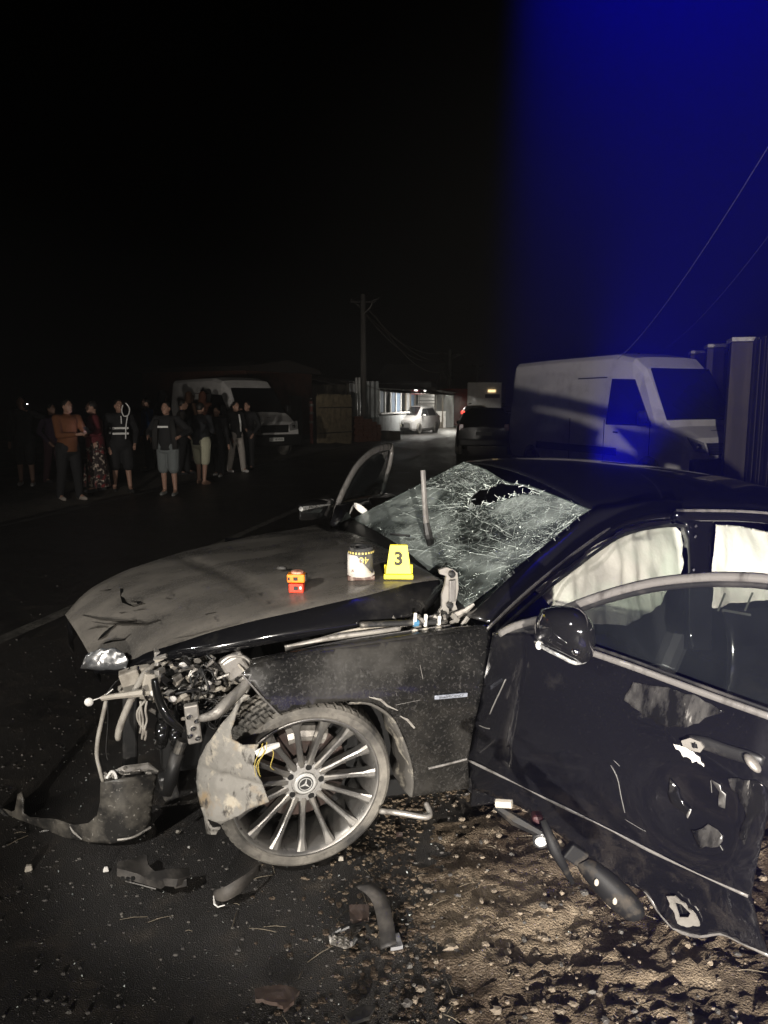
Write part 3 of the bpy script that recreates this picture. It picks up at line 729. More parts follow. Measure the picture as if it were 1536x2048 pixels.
for k in range(1700):                                 # crumbs on the glass
    u = rng.random(); v = rng.random()
    if inside((u, v), hole) or (dark(u, v) and rng.random() < .6): continue
    p = wsp(u, v)+nrm*.004; r = .0010+.0030*rng.random()**4
    b2.add([p+V((rng.uniform(-r, r), rng.uniform(-r, r), rng.uniform(-r, r)))*1.5 for _ in range(4)], [(0, 1, 2), (0, 2, 3), (0, 3, 1), (1, 3, 2)])
for i in range(len(hole)*4):                          # splinters round the hole
    k = i/4; p = V(hole[int(k)]).lerp(V(hole[(int(k)+1) % len(hole)]), k % 1)
    q = V((p.x+rng.uniform(-.03, .03), p.y+rng.uniform(-.05, .05)))
    b.tube([wsp(*p)+nrm*.003, wsp(*q)+nrm*rng.uniform(.0, .03)], .0012, 3)
tag(b.build('cracks', M['crack'], ws), kind='stuff'); tag(b2.build('glass_crumbs', M['crumb'], ws), kind='stuff')
# pale folded trim at the far lower corner
MB().ball(Q(722, 1018, -.70), (.06, .012, .02), R=Matrix.Rotation(-.6, 3, 'Y')).build('trim_clip', M['white'], car)
# wiper arm sticking straight up, and its pivot
wb = L(855, 1085, y=.12)
wiper = MB().tube([L(846, 940, y=.12), L(849, 1000, y=.12), L(853, 1050, y=.12)], [.012, .013, .015], 8, .45).build('wiper_arm', M['trim'], car)
MB().tube([L(852, 1046, y=.12), L(856, 1068, y=.12), L(862, 1092, y=.12)], [.016, .022, .016], 8, .6).build('wiper_pivot', M['black'], wiper)
MB().tube([L(690+90, 1068, y=.0), L(820, 1072, y=.06)], .006, 6).build('wiper_blade', M['black'], wiper)

# pillar, roof, window frame line
sw = [(990, 1252), (1040, 1207), (1090, 1165), (1140, 1127), (1190, 1090), (1235, 1062), (1280, 1048), (1330, 1041), (1365, 1042)]
inn = crv([c2+V((.02, .0, -.04)), c2.lerp(wt2, .33), c2.lerp(wt2, .66), wt2, L(1240, 1009, y=.575), L(1300, 999, y=.575), L(1365, 996, y=.575)], 40)
out = crv([LS(*p) for p in sw], 40)
rows = [[a, a.lerp(o_, .35)+V((.012, .012, .018)), a.lerp(o_, .7)+V((.006, .014, .014)), o_, o_+V((0, -.04, -.01))] for a, o_ in zip(inn, out)]
pil = MB().grid(rows).build('front_pillar', M['paint_door'], car, smooth=True, solid=.006)
tr = crv([LS(x, y, .006) for x, y in ((975, 1258), (1040, 1196), (1100, 1145), (1160, 1098), (1220, 1056), (1262, 1033), (1310, 1024), (1366, 1020))], 34)
MB().tube(tr, .008, 8, .6).build('drip_rail', M['trim'], pil, smooth=True)
MB().tube([p+V((-.018, .004, -.022)) for p in crv([LS(*p) for p in sw], 34)], .009, 8, .7).build('door_seal', M['black'], pil, smooth=True)
far_in = [wt0, wt0+V((-.3, .0, .03)), wt0+V((-.8, 0, .03)), wt0+V((-1.5, 0, -.03)), wt0+V((-1.95, .03, -.14))]
xs = (wt2.x, -1.45, -1.95, -2.65, -3.0)
nr = [wt2, V((-1.45, .585, 1.415)), V((-1.95, .59, 1.405)), V((-2.65, .58, 1.33)), V((-3.0, .56, 1.24))]
rows = []
for a, c in zip(crv(nr, 24), crv(far_in, 24)):
    rows.append([a+V((0, .03, -.03)), a]+[a.lerp(c, t)+V((0, 0, .05*4*t*(1-t))) for t in (.1, .25, .4, .5, .6, .75, .9)]+[c])
MB().grid(rows).build('roof', M['paint_door'], car, smooth=True, solid=.01)
# roof side rail and the rest of the near window frame
rr = crv([V((-1.45, .60, 1.40)), V((-1.95, .61, 1.39)), V((-2.65, .60, 1.31)), V((-3.05, .64, 1.16)), V((-3.3, .72, 1.0))], 26)
MB().grid([[p+V((0, -.02, .015)), p+V((0, .012, .012)), p+V((0, .025, -.012)), p+V((0, .03, -.045)), p+V((0, -.02, -.05))] for p in rr]).build('roof_rail', M['paint_door'], car, smooth=True, solid=.006)
MB().tube([p+V((0, .034, .006)) for p in rr], .007, 8, .6).build('drip_rail', M['trim'], car, smooth=True)
bp = [(1362, 1040), (1374, 1048), (1383, 1075), (1385, 1120), (1384, 1180), (1384, 1300), (1425, 1300), (1423, 1160), (1422, 1100), (1424, 1052), (1432, 1040)]
panel('centre_pillar', bp, lambda x, y: LS(x, y, -.012), 12, M['paint_door'], car, solid=.05)
for p in ((1392, 1052), (1391, 1073), (1388, 1140)):
    MB().ball(LS(*p, .004), (.006, .004, .009)).build('pillar_screw', M['chrome'], car)
# flank behind the front door: rear door, rear wing, sill
def flank(name, x0, x1, z0, z1, m, off=0, n=14):
    MB().grid([[V((x0+(x1-x0)*i/n, side(z0+(z1-z0)*j/n)+off, z0+(z1-z0)*j/n)) for j in range(n+1)] for i in range(n+1)]).build(name, m, car, smooth=True, solid=.02)
flank('rear_door', -1.62, -2.45, .34, 1.0, M['paint_door'])
flank('rear_wing', -2.47, -3.75, .62, 1.0, M['paint_door'])
flank('sill', -.44, -2.3, .24, .36, M['paint_door'], -.03)
MB().grid([[V((-.42, .915, .32)), V((-.44, .86, .95)), ], [V((-.46, .74, .32)), V((-.48, .66, .95))]]).build('hinge_post', M['paint_door'], car, solid=.01)
MB().box((-.47, .89, .55), (.08, .05, .05)).build('door_hinge', M['black'], car, bevel=.008)
MB().box((-.47, .87, .82), (.08, .05, .05)).build('door_hinge', M['black'], car, bevel=.008)
MB().grid([[V((-3.0+.0, y, 1.24)), V((-3.35, y*1.15, .98)), V((-3.75, y*1.2, .93)), V((-3.85, y*1.2, .5))] for y in (-.56, -.3, 0, .3, .56)]).build('rear_deck', M['paint_door'], car, smooth=True, solid=.01)
MB().grid([[V((.35-i*.34, -.88, .28)), V((.35-i*.34, -.90, .6)), V((.35-i*.34, -.84, .93)), V((.35-i*.34, -.75, .95))] for i in range(13)]).build('far_flank', M['paint_door'], car, smooth=True, solid=.01)
for (x, y) in ((-2.62, .80), (-2.62, -.80), (.05, -.78)):
    w2 = copy_obj(wh, car, loc=(x, y, .40), rot=(0, .4, 0) if y > 0 else (0, .4, pi))
    for ch in list(wh.children):
        if ch.name.split('.')[0] in ('tyre', 'spoke', 'brake_disc'): copy_obj(ch, w2)
# airbag curtains inside the side windows, seats behind
def bag(px, off, name):
    def mp(x, y):
        p = LS(x, y, off); u = fbm((p.x*7+.8*p.z, p.z*2, 1), 1, 3)*.030+fbm((p.x*3-p.z*4, 2, p.z), 1, 2)*.03+.010*abs(fbm((p.x*16+p.z*3, p.z*3, 5), 1, 2))
        return p+V((0, u, 0))
    return panel(name, px, mp, 6, M['airbag'], car, solid=.004)
bag([(1082, 1188), (1070, 1180), (1100, 1155), (1160, 1110), (1200, 1082), (1250, 1055), (1310, 1042), (1345, 1043), (1366, 1066), (1371, 1090), (1366, 1108), (1368, 1125), (1362, 1150), (1345, 1168), (1322, 1210), (1250, 1250), (1150, 1250), (1105, 1215)], -.07, 'airbag_curtain')
bag([(1422, 1046), (1480, 1052), (1545, 1066), (1600, 1090), (1590, 1160), (1540, 1200), (1420, 1215)], -.07, 'airbag_curtain')
def seat(x, y):
    s = MB().box((x, y, .56), (.5, .5, .16)).build('seat', M['seat'], car, bevel=.05)
    MB().box((x-.30, y, .88), (.14, .48, .62), Matrix.Rotation(-.3, 3, 'Y')).build('backrest', M['seat'], s, bevel=.05)
    MB().box((x-.42, y, 1.24), (.09, .26, .17), Matrix.Rotation(-.2, 3, 'Y')).build('headrest', M['seat'], s, bevel=.03)
seat(-1.35, .38); seat(-1.35, -.38)
MB().box((-2.4, 0, .75), (.2, 1.3, .7), Matrix.Rotation(-.3, 3, 'Y')).build('rear_seat', M['seat'], car, bevel=.05)
MB().lathe([(.175, -.012), (.187, -.012), (.187, .012), (.175, .012)], (-.95, .38, .95), (-.9, 0, .42), 28, closed=True).build('steering_wheel', M['seat'], car)

# ---- the open front door
DH = V((-.42, .92, 0)); DA = rad(120)
DD = V((cos(DA), sin(DA), 0)); DN = V((sin(DA), -cos(DA), 0))
def DP(px, py, off=0.): return LP(px, py, DH+DN*off, DN)
def dmap(px, py):
    p = DP(px, py); z = p.z
    s = (p-DH).dot(DD)
    bulge = .035*(1-((z-.72)/.45)**2) if abs(z-.72) < .45 else 0
    bulge *= min(1, max(0, s*6))*min(1, max(0, (1.12-s)*6))
    dent = -.030*math.exp(-((s-.82)/.16)**2-((z-.66)/.13)**2)
    p = DP(px, py, bulge+dent+.006*fbm((s*3, z*3, 2), 1, 2)); return p
ds = [(985, 1266), (1020, 1266), (1080, 1270), (1190, 1308), (1300, 1345), (1420, 1388), (1540, 1432), (1556, 1500), (1552, 1560), (1532, 1645), (1512, 1740), (1502, 1795), (1520, 1870), (1536, 1908), (1480, 1885), (1440, 1866), (1400, 1871), (1345, 1856), (1312, 1818), (1290, 1784), (1240, 1762), (1190, 1730), (1140, 1686), (1090, 1648), (1040, 1614), (1000, 1598), (946, 1578), (936, 1520), (946, 1470), (960, 1400), (974, 1330)]
door = panel('front_door', ds, dmap, 14, M['paint_door'], car, solid=.02)
door['label'] = 'scraped front door hanging open'
# inner skin so that the door has depth
panel('door_card', [(1000, 1300), (1080, 1290), (1300, 1360), (1520, 1440), (1510, 1640), (1490, 1780), (1300, 1760), (1100, 1640), (960, 1560)], lambda x, y: DP(x, y, -.09), 40, M['black'], door, solid=.02)
def dline(name, pts, r, m, off=.0, fl=.6, n=30, seg=8):
    r = r*.55 if name == 'scratch' else r
    m = 'scratch' if name == 'scratch' else m
    o = MB().tube(crv([dmap(*p)+DN*off for p in pts], n), r, seg, fl).build(name, M[m], door, smooth=True); return o
dline('crease_trim', [(936, 1519), (1000, 1550), (1080, 1590), (1150, 1624), (1220, 1658), (1300, 1700), (1400, 1748), (1497, 1791)], [.0045+.002*sin(i*.7) for i in range(30)], 'trim', .004)
dline('belt_trim', [(1182, 1304), (1260, 1331), (1350, 1364), (1440, 1397), (1545, 1434)], .012, 'trim', .004)
dline('belt_seal', [(1184, 1292), (1260, 1318), (1350, 1351), (1440, 1384), (1545, 1421)], .006, 'black', .004)
dline('bottom_seal', [(1270, 1768), (1292, 1786), (1315, 1822), (1346, 1857), (1375, 1870), (1402, 1873), (1442, 1868), (1482, 1886), (1540, 1914)], .007, 'trim', -.004)
# window frame
fo = [(1000, 1268), (1030, 1252), (1076, 1240), (1115, 1226), (1150, 1210), (1220, 1186), (1300, 1166), (1380, 1156), (1450, 1153), (1540, 1158), (1620, 1178)]
fr = crv([DP(*p) for p in fo], 44)
MB().tube(fr, .015, 8, .75).build('window_frame', M['trim'], door, smooth=True)
MB().tube([p+V((0, 0, -.022))-DN*.006 for p in fr], .012, 8, .8).build('frame_seal', M['black'], door, smooth=True)
gl = [(1160, 1215), (1220, 1192), (1300, 1172), (1380, 1162), (1450, 1159), (1540, 1164), (1600, 1178), (1600, 1448), (1540, 1428), (1440, 1392), (1350, 1358), (1260, 1325), (1150, 1288), (1100, 1262), (1118, 1236)]
panel('window_glass', gl, lambda x, y: DP(x, y, -.01), 40, M['window'], door, solid=.004)
for a in ((1505, 1185, 1490, 1222), (1450, 1186, 1436, 1222), (1445, 1220, 1502, 1230)):
    MB().tube([DP(a[0], a[1], -.03), DP(a[2], a[3], -.03)], .004, 5, .5).build('reflection_mark', M['trim'], car)  # pale bars behind the glass, built to stand for reflections
panel('quarter_panel', [(1012, 1264), (1076, 1245), (1108, 1236), (1096, 1262), (1060, 1272)], lambda x, y: DP(x, y, -.002), 14, M['black'], door, solid=.01)
# mirror
mc = DP(1130, 1272, .13)
mR = Matrix.Rotation(DA-pi/2, 3, 'Z')
def mpt(px, py, off): return DP(px, py, off)
mir = [(1082, 1218), (1110, 1211), (1148, 1214), (1172, 1228), (1188, 1252), (1191, 1284), (1186, 1312), (1168, 1330), (1140, 1324), (1104, 1308), (1076, 1292), (1068, 1272), (1070, 1245)]
cen = V((1128, 1268)); rows = []
for k, off in ((1.0, .075), (1.0, .12), (.93, .165), (.75, .195), (.45, .212), (.12, .218)):
    rows.append([mpt(*(cen+(V(p)-cen)*k), off) for p in [q.to_tuple() for q in crv([V(q) for q in mir+mir[:1]], 40)[:-1]]])
b = MB().grid(rows, wrap=True); n = len(b.v)
b.f.append(tuple(range(n-39, n))); b.f.append(tuple(range(38, -1, -1)))
mo = b.build('wing_mirror', M['gloss'], door, smooth=True)
MB().tube(crv([mpt(x, y, o_) for x, y, o_ in ((1070, 1284, .16), (1092, 1298, .185), (1120, 1312, .19), (1150, 1326, .175), (1172, 1322, .14))], 14), .007, 8, .7).build('indicator_lamp', M['lamp'], mo, smooth=True)
MB().tube(crv([mpt(x, y, o_) for x, y, o_ in ((1078, 1264, .17), (1105, 1278, .205), (1135, 1294, .205), (1160, 1306, .18))], 12), .004, 6).build('mirror_strip', M['chrome'], mo, smooth=True)
MB().tube(crv([mpt(x, y, o_) for x, y, o_ in ((1098, 1252, .185), (1106, 1264, .21), (1128, 1282, .215), (1148, 1294, .20))], 12), .003, 6).build('mirror_strip', M['chrome'], mo, smooth=True)
MB().ball(mpt(1152, 1302, .20), (.014, .016, .014)).build('indicator_bulb', M['chrome'], mo, smooth=True)
MB().ball(mpt(1078, 1290, .17), (.012, .012, .016)).build('corner_lamp', M['white'], mo, smooth=True)
MB().tube([DP(1100, 1262, .0), DP(1105, 1266, .10)], .03, 8).build('mirror_foot', M['black'], mo)
# handle remains, scratches, torn metal
MB().tube(crv([dmap(*p)+DN*.002 for p in ((1372, 1480), (1410, 1486), (1450, 1500), (1500, 1515), (1528, 1524))], 12), [.014, .02, .022, .022, .022, .022, .022, .022, .022, .02, .018, .012], 10, .4).build('handle_recess', M['black'], door, smooth=True)
panel('handle_mount', [(1366, 1478), (1384, 1472), (1404, 1480), (1411, 1492), (1404, 1501), (1384, 1497), (1370, 1488)], lambda x, y: dmap(x, y)+DN*.018, 6, M['steel'], door, holes=[[(1384, 1480), (1398, 1484), (1400, 1493), (1388, 1491)]], solid=.012, smooth=False)
MB().box(dmap(1392, 1486)+DN*.012, (.012, .012, .02)).build('handle_bolt', M['deep'], door)
hm = MB().ball(dmap(1508, 1522)+DN*.016, (.022, .014, .032), R=mR @ Matrix.Rotation(.9, 3, 'X')).build('handle_mount', M['steel'], door, smooth=True)
MB().ball(dmap(1508, 1522)+DN*.026, .010).build('door_lock', M['chrome'], door, smooth=True)
panel('paint_scrape', [(1348, 1487), (1362, 1491), (1382, 1500), (1398, 1512), (1409, 1532), (1398, 1527), (1394, 1520), (1386, 1524), (1378, 1514), (1366, 1513), (1362, 1502), (1353, 1498)], lambda x, y: dmap(x, y)+DN*.004, 5, M['white'], door, solid=.002, jag=1.5)
scr = mat('scraped_paint', (.006, .006, .006), .12, layers=[((.075, .072, .068), 9, .50, .72, .5, (1, 1, .35)), ((.26, .25, .235), 26, .62, .70, .6, (1, 1, .25))])
for pg in ([(1458, 1556), (1476, 1552), (1500, 1560), (1536, 1572), (1530, 1620), (1500, 1650), (1488, 1690), (1478, 1670), (1490, 1630), (1480, 1600), (1466, 1580)], [(1426, 1556), (1440, 1566), (1452, 1590), (1448, 1612), (1440, 1608), (1436, 1580)], [(1340, 1556), (1352, 1568), (1362, 1596), (1384, 1618), (1380, 1632), (1352, 1612), (1338, 1590)], [(1380, 1660), (1420, 1650), (1450, 1668), (1440, 1690), (1400, 1694)], [(1270, 1366), (1350, 1380), (1410, 1400), (1450, 1420), (1390, 1450), (1340, 1456), (1290, 1430), (1250, 1400)]):
    panel('paint_scrape', pg, lambda x, y: dmap(x, y)+DN*.003, 10, scr, door, solid=.002, jag=4)
for pts, r in (([(1222, 1530), (1235, 1555), (1242, 1590), (1250, 1625)], .004), ([(1250, 1638), (1280, 1656), (1292, 1662)], .003), ([(1012, 1358), (1002, 1380), (990, 1405), (980, 1428)], .006), ([(958, 1450), (970, 1455), (980, 1457)], .004), ([(1422, 1560), (1424, 1585)], .003), ([(1228, 1520), (1240, 1532)], .003), ([(1440, 1690), (1446, 1700)], .005)):
    dline('scratch', pts, r, 'trim', .002, .5, 8, 5)
tornp = [(1338, 1790), (1352, 1788), (1362, 1796), (1380, 1812), (1396, 1826), (1402, 1846), (1384, 1850), (1358, 1844), (1352, 1824), (1344, 1810)]
panel('torn_bracket', tornp, lambda x, y: dmap(x, y)+DN*.015, 6, M['steel'], door, holes=[[(1352, 1800), (1366, 1804), (1384, 1822), (1380, 1830), (1362, 1830)]], solid=.006, smooth=False, jag=2)

# ---- the far front door, open on the other side
FH = V((-.42, -.92, 0)); FA = rad(-122)
FN = V((sin(FA), -cos(FA), 0))
def FP(px, py, off=0.): return LP(px, py, FH+FN*off, FN)
fd = panel('far_front_door', [(660, 1046), (672, 1010), (690, 1002), (765, 985), (800, 1000), (830, 1100), (700, 1180)], FP, 20, M['paint_door'], car, solid=.06)
MB().tube(crv([FP(*p) for p in ((668, 1040), (676, 1008), (690, 975), (712, 935), (738, 908), (762, 896), (780, 893))], 24), .024, 8, .6).build('window_frame', M['trim'], fd, smooth=True)
MB().tube(crv([FP(*p) for p in ((782, 892), (784, 905), (778, 935), (770, 965), (764, 990))], 16), .026, 8, .6).build('window_frame', M['trim'], fd, smooth=True)
panel('window_glass', [(688, 1000), (700, 968), (722, 934), (745, 910), (776, 900), (772, 930), (762, 985)], lambda x, y: FP(x, y, -.01), 18, M['window'], fd, solid=.004)
mm = [(598, 1020), (600, 1008), (625, 998), (655, 996), (670, 1003), (673, 1028), (660, 1036), (610, 1041), (598, 1038)]
cen = V((636, 1020)); rows = []
for k, off in ((.9, .02), (1, .05), (1, .12), (.85, .17), (.4, .19)):
    rows.append([FP(*(cen+(V(p)-cen)*k), -off+.0) for p in [q for q in crv([V(q) for q in mm+mm[:1]], 28)[:-1]]])
b = MB().grid(rows, wrap=True); n = len(b.v); b.f.append(tuple(range(n-27, n))); b.f.append(tuple(range(26, -1, -1)))
fm = b.build('wing_mirror', M['gloss'], fd, smooth=True)
MB().tube([FP(602, 1018, .03), FP(614, 1015, .04), FP(660, 1009, .03)], [.012, .010, .004], 6).build('indicator_lamp', M['lamp'], fm)
#MARK_THINGS
# ---------------------------------------------------------------- things lying on the hood
def hw(px, py): return CR @ hoodz(px, py)+CT
HT = CR.to_euler()
def set_on(o, rz): o.rotation_euler = (Matrix.Rotation(YAW*0, 3, 'Z') @ Matrix.Rotation(.05, 3, 'X') @ Matrix.Rotation(rz, 3, 'Z')).to_euler()
p = hw(797, 1156)
mk = thing('evidence_marker', 'yellow evidence marker with a black 3 standing on the hood', 'evidence marker', p+V((0, 0, .008))); set_on(mk, -.02)
k = p.y/1500*1.02
ww, hh = 44*k, 64*k
tw, bw = 17*k, 25*k
panel_m = M['yellow']
MB().add([V((-bw, -.028, .018)), V((bw, -.028, .018)), V((tw, -.004, hh)), V((-tw, -.004, hh))], [(0, 1, 2, 3)]).build('front_face', panel_m, mk, solid=.003)
MB().add([V((bw, .045, .018)), V((-bw, .045, .018)), V((-tw, .006, hh)), V((tw, .006, hh))], [(0, 1, 2, 3)]).build('back_face', panel_m, mk, solid=.003)
MB().box((0, .001, hh), (tw*2, .013, .005)).build('top_edge', panel_m, mk, bevel=.002)
MB().box((0, -.034, .009), (29*2*k, .018, .020)).build('base_lip', panel_m, mk, bevel=.002)
MB().box((0, .052, .018), (29*2*k, .016, .038)).build('base_lip', panel_m, mk, bevel=.002)
fa = math.atan2(.024, hh-.018)
digit = text('digit', '3', 36*k, mat('marker_ink', (.025, .022, .01), .7), mk, Matrix.Translation((0, -.0185, .018+(hh-.018)*.52)) @ Matrix.Rotation(pi/2-fa, 4, 'X'), .0006, .035)
for v_ in digit.data.vertices:
    v_.co.y -= .0018
digit.data.update()
# rolled dark strip with yellow print, on a pale wedge and a brown foot
p = hw(722, 1158)
rl = thing('rolled_strip', 'rolled dark strip printed with yellow 40 on a pale scuffed block', 'rolled strip', p+V((0, 0, .004))); set_on(rl, .1)
k = p.y/1500*1.02
R_, Hh = 26*k, 66*k
MB().box((-.001, .0, .010), (54*k, .075, .020)).build('brown_foot', mat('brown_foot', (.07, .035, .025), .6, layers=[((.3, .24, .2), 40, .55, .7, .8, U1)]), rl, bevel=.003)
b = MB(); rows = []
for i in range(41):
    a = pi*1.02+2*pi*i/40*.98
    top_ = .030+(Hh*.78)*max(0, min(1, .5-.62*cos(a-pi*.05)*-1 if False else .5+.62*-cos(a-0)))
    rows.append([V((R_*1.07*cos(a), R_*1.07*sin(a), .018)), V((R_*1.03*cos(a), R_*1.03*sin(a), max(.026, min(Hh*.8, top_))))])
MB().grid(rows).build('pale_wrap', mat('scuffed_white', (.62, .58, .53), .7, layers=[((.2, .13, .1), 34, .60, .68, .8, U1)]), rl, smooth=True, solid=.003)
rows = []
for i in range(120):
    t = i/119; a = -2.2+t*2*pi*3.2; r = R_*(1-.55*t)
    rows.append([V((r*cos(a), r*sin(a), .022)), V((r*cos(a), r*sin(a), Hh*(1-.02*sin(a*2))))])
strip_m = mat('dark_strip', (.055, .055, .055), .35, layers=[((.16, .15, .13), 10, .5, .75, .6, U1)])
roll = MB().grid(rows).build('roll', strip_m, rl, smooth=True, solid=.0016)
yel = mat('strip_print', (.62, .50, .16), .5)
for i in range(11):
    a = -pi/2-1.25+i*.25
    rows = [[V(((R_+.0012)*cos(a+da), (R_+.0012)*sin(a+da), z)) for z in (Hh*.83, Hh*.895)] for da in (0, .045, .09, .135)]
    MB().grid(rows).build('yellow_dash', yel, roll, solid=.0006)
def wrap_text(s, size, zc, a0, m):
    t = text('lettering', s, size, m, roll, Matrix.Rotation(pi, 4, 'Z'), .0)
    for v_ in t.data.vertices:
        x, y = v_.co.x, v_.co.y; a = a0+x/R_
        v_.co = V(((R_+.0014)*cos(a), (R_+.0014)*sin(a), zc+y))
    t.data.update()
wrap_text('40M', 21*k, Hh*.66, -pi/2-.15, yel)
# orange tape measure case
p = hw(592, 1187)
tp = thing('tape_measure', 'small orange and red boxy tape measure with a round pink top, standing on the hood', 'tape measure', p+V((0, 0, .001))); set_on(tp, -.06)
k = p.y/1500
MB().box((0, .02, 10*k), (31*k, .042, 20*k)).build('red_base', M['red'], tp, bevel=.005)
MB().box((0, -.003, 11*k), (9*k, .004, 8*k)).build('label_patch', M['ink'], tp, bevel=.001)
MB().box((10*k, -.003, 12*k), (4*k, .004, 6*k)).build('label_patch', M['plate'], tp, bevel=.001)
case = MB().box((0, .02, 31*k), (37*k, .047, 18*k)).build('case', M['orange'], tp, bevel=.006)
MB().box((0, -.0045, 31*k), (9*k, .004, 7*k)).build('label_patch', M['ink'], case, bevel=.001)
MB().box((-14*k, -.0045, 31*k), (4*k, .004, 6*k)).build('label_patch', M['ink'], case, bevel=.001)
MB().lathe([(0, 0), (12*k, 0), (13*k, 2*k), (12*k, 5*k), (6*k, 6*k), (0, 6*k)], (2*k, .02, 40*k), (0, 0, 1), 20).build('round_top', mat('pink_top', (.66, .30, .20), .5, layers=[((.2, .08, .05), 60, .5, .65, .6, U1)]), case, bevel=.001)
MB().box((19*k, .025, 31*k), (4*k, .03, 14*k)).build('side_grip', M['ink'], case, bevel=.002)
p = hw(563, 1140)
lf = MB().ball((0, 0, 0), (.024, .008, .010)).build('dark_scrap', M['black'], None, smooth=True, loc=p+V((.0, 0, .008)))
tag(lf, 'small dark scrap lying on the hood behind the orange tape measure', 'scrap')

# ---------------------------------------------------------------- torn bumper and debris on the ground
bp_ = thing('torn_bumper', 'torn black front bumper corner lying on the asphalt before the crushed front', 'bumper')
def bw_(px, py):
    y = 2.74+.28*max(0, (190-px)/190)+.10*max(0, (px-230)/90)**2
    for _ in range(3):
        pt = W(px, py, y=y)
    pt.y += .010*fbm(pt, 6, 2); return pt
main = [(203, 1562), (240, 1556), (312, 1549), (306, 1585), (302, 1612), (300, 1640), (280, 1664), (250, 1680), (222, 1686), (180, 1683), (146, 1676), (96, 1668), (52, 1658), (0, 1646), (0, 1612), (26, 1622), (34, 1618), (40, 1586), (46, 1582), (51, 1598), (50, 1624), (62, 1632), (110, 1638), (150, 1648), (180, 1645), (195, 1630), (202, 1600)]
panel('bumper_skin', main, bw_, 9, mat('scuffed_bumper', (.022, .021, .02), .35, layers=[((.17, .155, .13), 7, .42, .75, .6, U1), ((.30, .28, .25), 70, .62, .7, .7, U1)]), bp_, solid=.010)
MB().tube([bw_(205, 1562)+V((0, .02, 0)), bw_(240, 1554)+V((0, .05, 0)), bw_(285, 1549)+V((0, .05, 0)), bw_(312, 1550)+V((0, .02, 0))], [.014, .022, .022, .008], 8, .5).build('torn_lip', M['steel'], bp_)
b = MB(); rng = random.Random(8)
for k_ in range(14):
    q = bw_(rng.uniform(205, 300), 1556+rng.uniform(-6, 4))+V((0, rng.uniform(0, .06), rng.uniform(-.005, .012)))
    b.box(q, (rng.uniform(.01, .03), .008, rng.uniform(.003, .009)), Euler((rng.random(), rng.random(), rng.random())).to_matrix())
tag(b.build('torn_clips', M['steel'], bp_, bevel=.002), kind='stuff')
MB().tube(crv([bw_(214, 1556), bw_(222, 1550)+V((0, .01, .01)), bw_(230, 1556)+V((0, .01, .01)), bw_(234, 1566)], 12), .006, 6).build('cable_loop', M['white'], bp_)
MB().tube([bw_(142, 1650)+V((0, -.012, 0)), bw_(150, 1662)+V((0, -.012, 0)), bw_(166, 1676)+V((0, -.012, 0))], [.003, .006, .003], 5).build('crack', M['steel'], bp_)
MB().tube(crv([bw_(238, 1674)+V((0, -.02, 0)), bw_(270, 1668)+V((0, -.02, 0)), bw_(305, 1648)+V((0, -.02, 0))], 10), .005, 6).build('lower_lip', M['steel'], bp_)
ringm = MB().lathe([(.032, -.008), (.042, -.008), (.042, .008), (.032, .008)], bw_(96, 1678)+V((0, -.03, .01)), (.3, -1, .5), 24, closed=True).build('lamp_ring', M['alloy_dark'], bp_)
MB().tube([bw_(100, 1662)+V((0, -.03, 0)), bw_(100, 1690)+V((0, -.05, .01))], .008, 6).build('lamp_stem', M['steel'], ringm)
MB().ball(bw_(72, 1660)+V((0, -.02, 0)), (.02, .015, .02)).build('sensor', M['alloy_dark'], bp_, smooth=True)
MB().tube(crv([bw_(0, 1612)+V((0, -.01, 0)), bw_(18, 1630)+V((0, -.015, 0)), bw_(22, 1645)+V((0, -.015, 0)), bw_(0, 1652)+V((0, -.01, 0))], 12), .010, 6).build('lamp_opening_rim', M['alloy_dark'], bp_)

def ground_piece(name, label, cat, px, hgt, m, bend=.0, tilt=.0, solid=.012, group=None, jag=0):
    c = W(sum(q[0] for q in px)/len(px), sum(q[1] for q in px)/len(px), z=.0)
    def mp(x, y):
        q = W(x, y, z=hgt); e = (q-c); q.z = hgt+bend*(e.x*e.x-.01)+tilt*e.x+.004*fbm(q, 20, 2)
        return q-V((c.x, c.y, 0))
    o = panel(name, px, mp, 8, m, None, solid=solid, jag=jag, smooth=False, bevel=.002)
    o.location = (c.x, c.y, 0)
    return tag(o, label, cat, group)
dk = M['black']; dg = mat('dark_scuffed', (.03, .028, .027), .5, layers=[((.10, .09, .08), 9, .45, .7, .7, U1)])
dr_ = mat('reddish_scrap', (.06, .04, .032), .7, layers=[((.10, .08, .07), 12, .45, .7, .8, U1)])
ga = thing('broken_bracket', 'broken dark bracket with a ribbed left end below the bumper', 'broken part')
def gmp(hz): return lambda x, y: W(x, y, z=hz+.012*sin(x*.06))
panel('plate', [(262, 1732), (285, 1722), (297, 1724), (300, 1742), (318, 1756), (345, 1752), (372, 1750), (374, 1766), (352, 1774), (330, 1772), (322, 1778), (300, 1772), (252, 1758), (234, 1752), (236, 1738)], gmp(.05), 7, dg, ga, solid=.03, smooth=False)
for x in (240, 250, 260):
    MB().tube([W(x, 1734, z=.062), W(x+6, 1758, z=.058)], .008, 6).build('rib', dk, ga)
MB().box(W(361, 1760, z=.055), (.045, .05, .03), Matrix.Rotation(.3, 3, 'Z')).build('end_block', dg, ga, bevel=.004)
MB().tube([W(252, 1762, z=.03), W(312, 1778, z=.03)], .003, 5).build('pale_edge', M['trim'], ga)
tb = thing('curved_blade', 'thin curved black plastic blade lying under the wheel', 'plastic piece')
cv = crv([W(427, 1796, z=.02), W(450, 1802, z=.03), W(485, 1780, z=.045), (W(518, 1742, z=.05))], 16)
MB().grid([[q, q+V((.0, .015, .05*sin(pi*(i+1.5)/18)))] for i, q in enumerate(cv)]).build('blade', dg, tb, smooth=True, solid=.005)
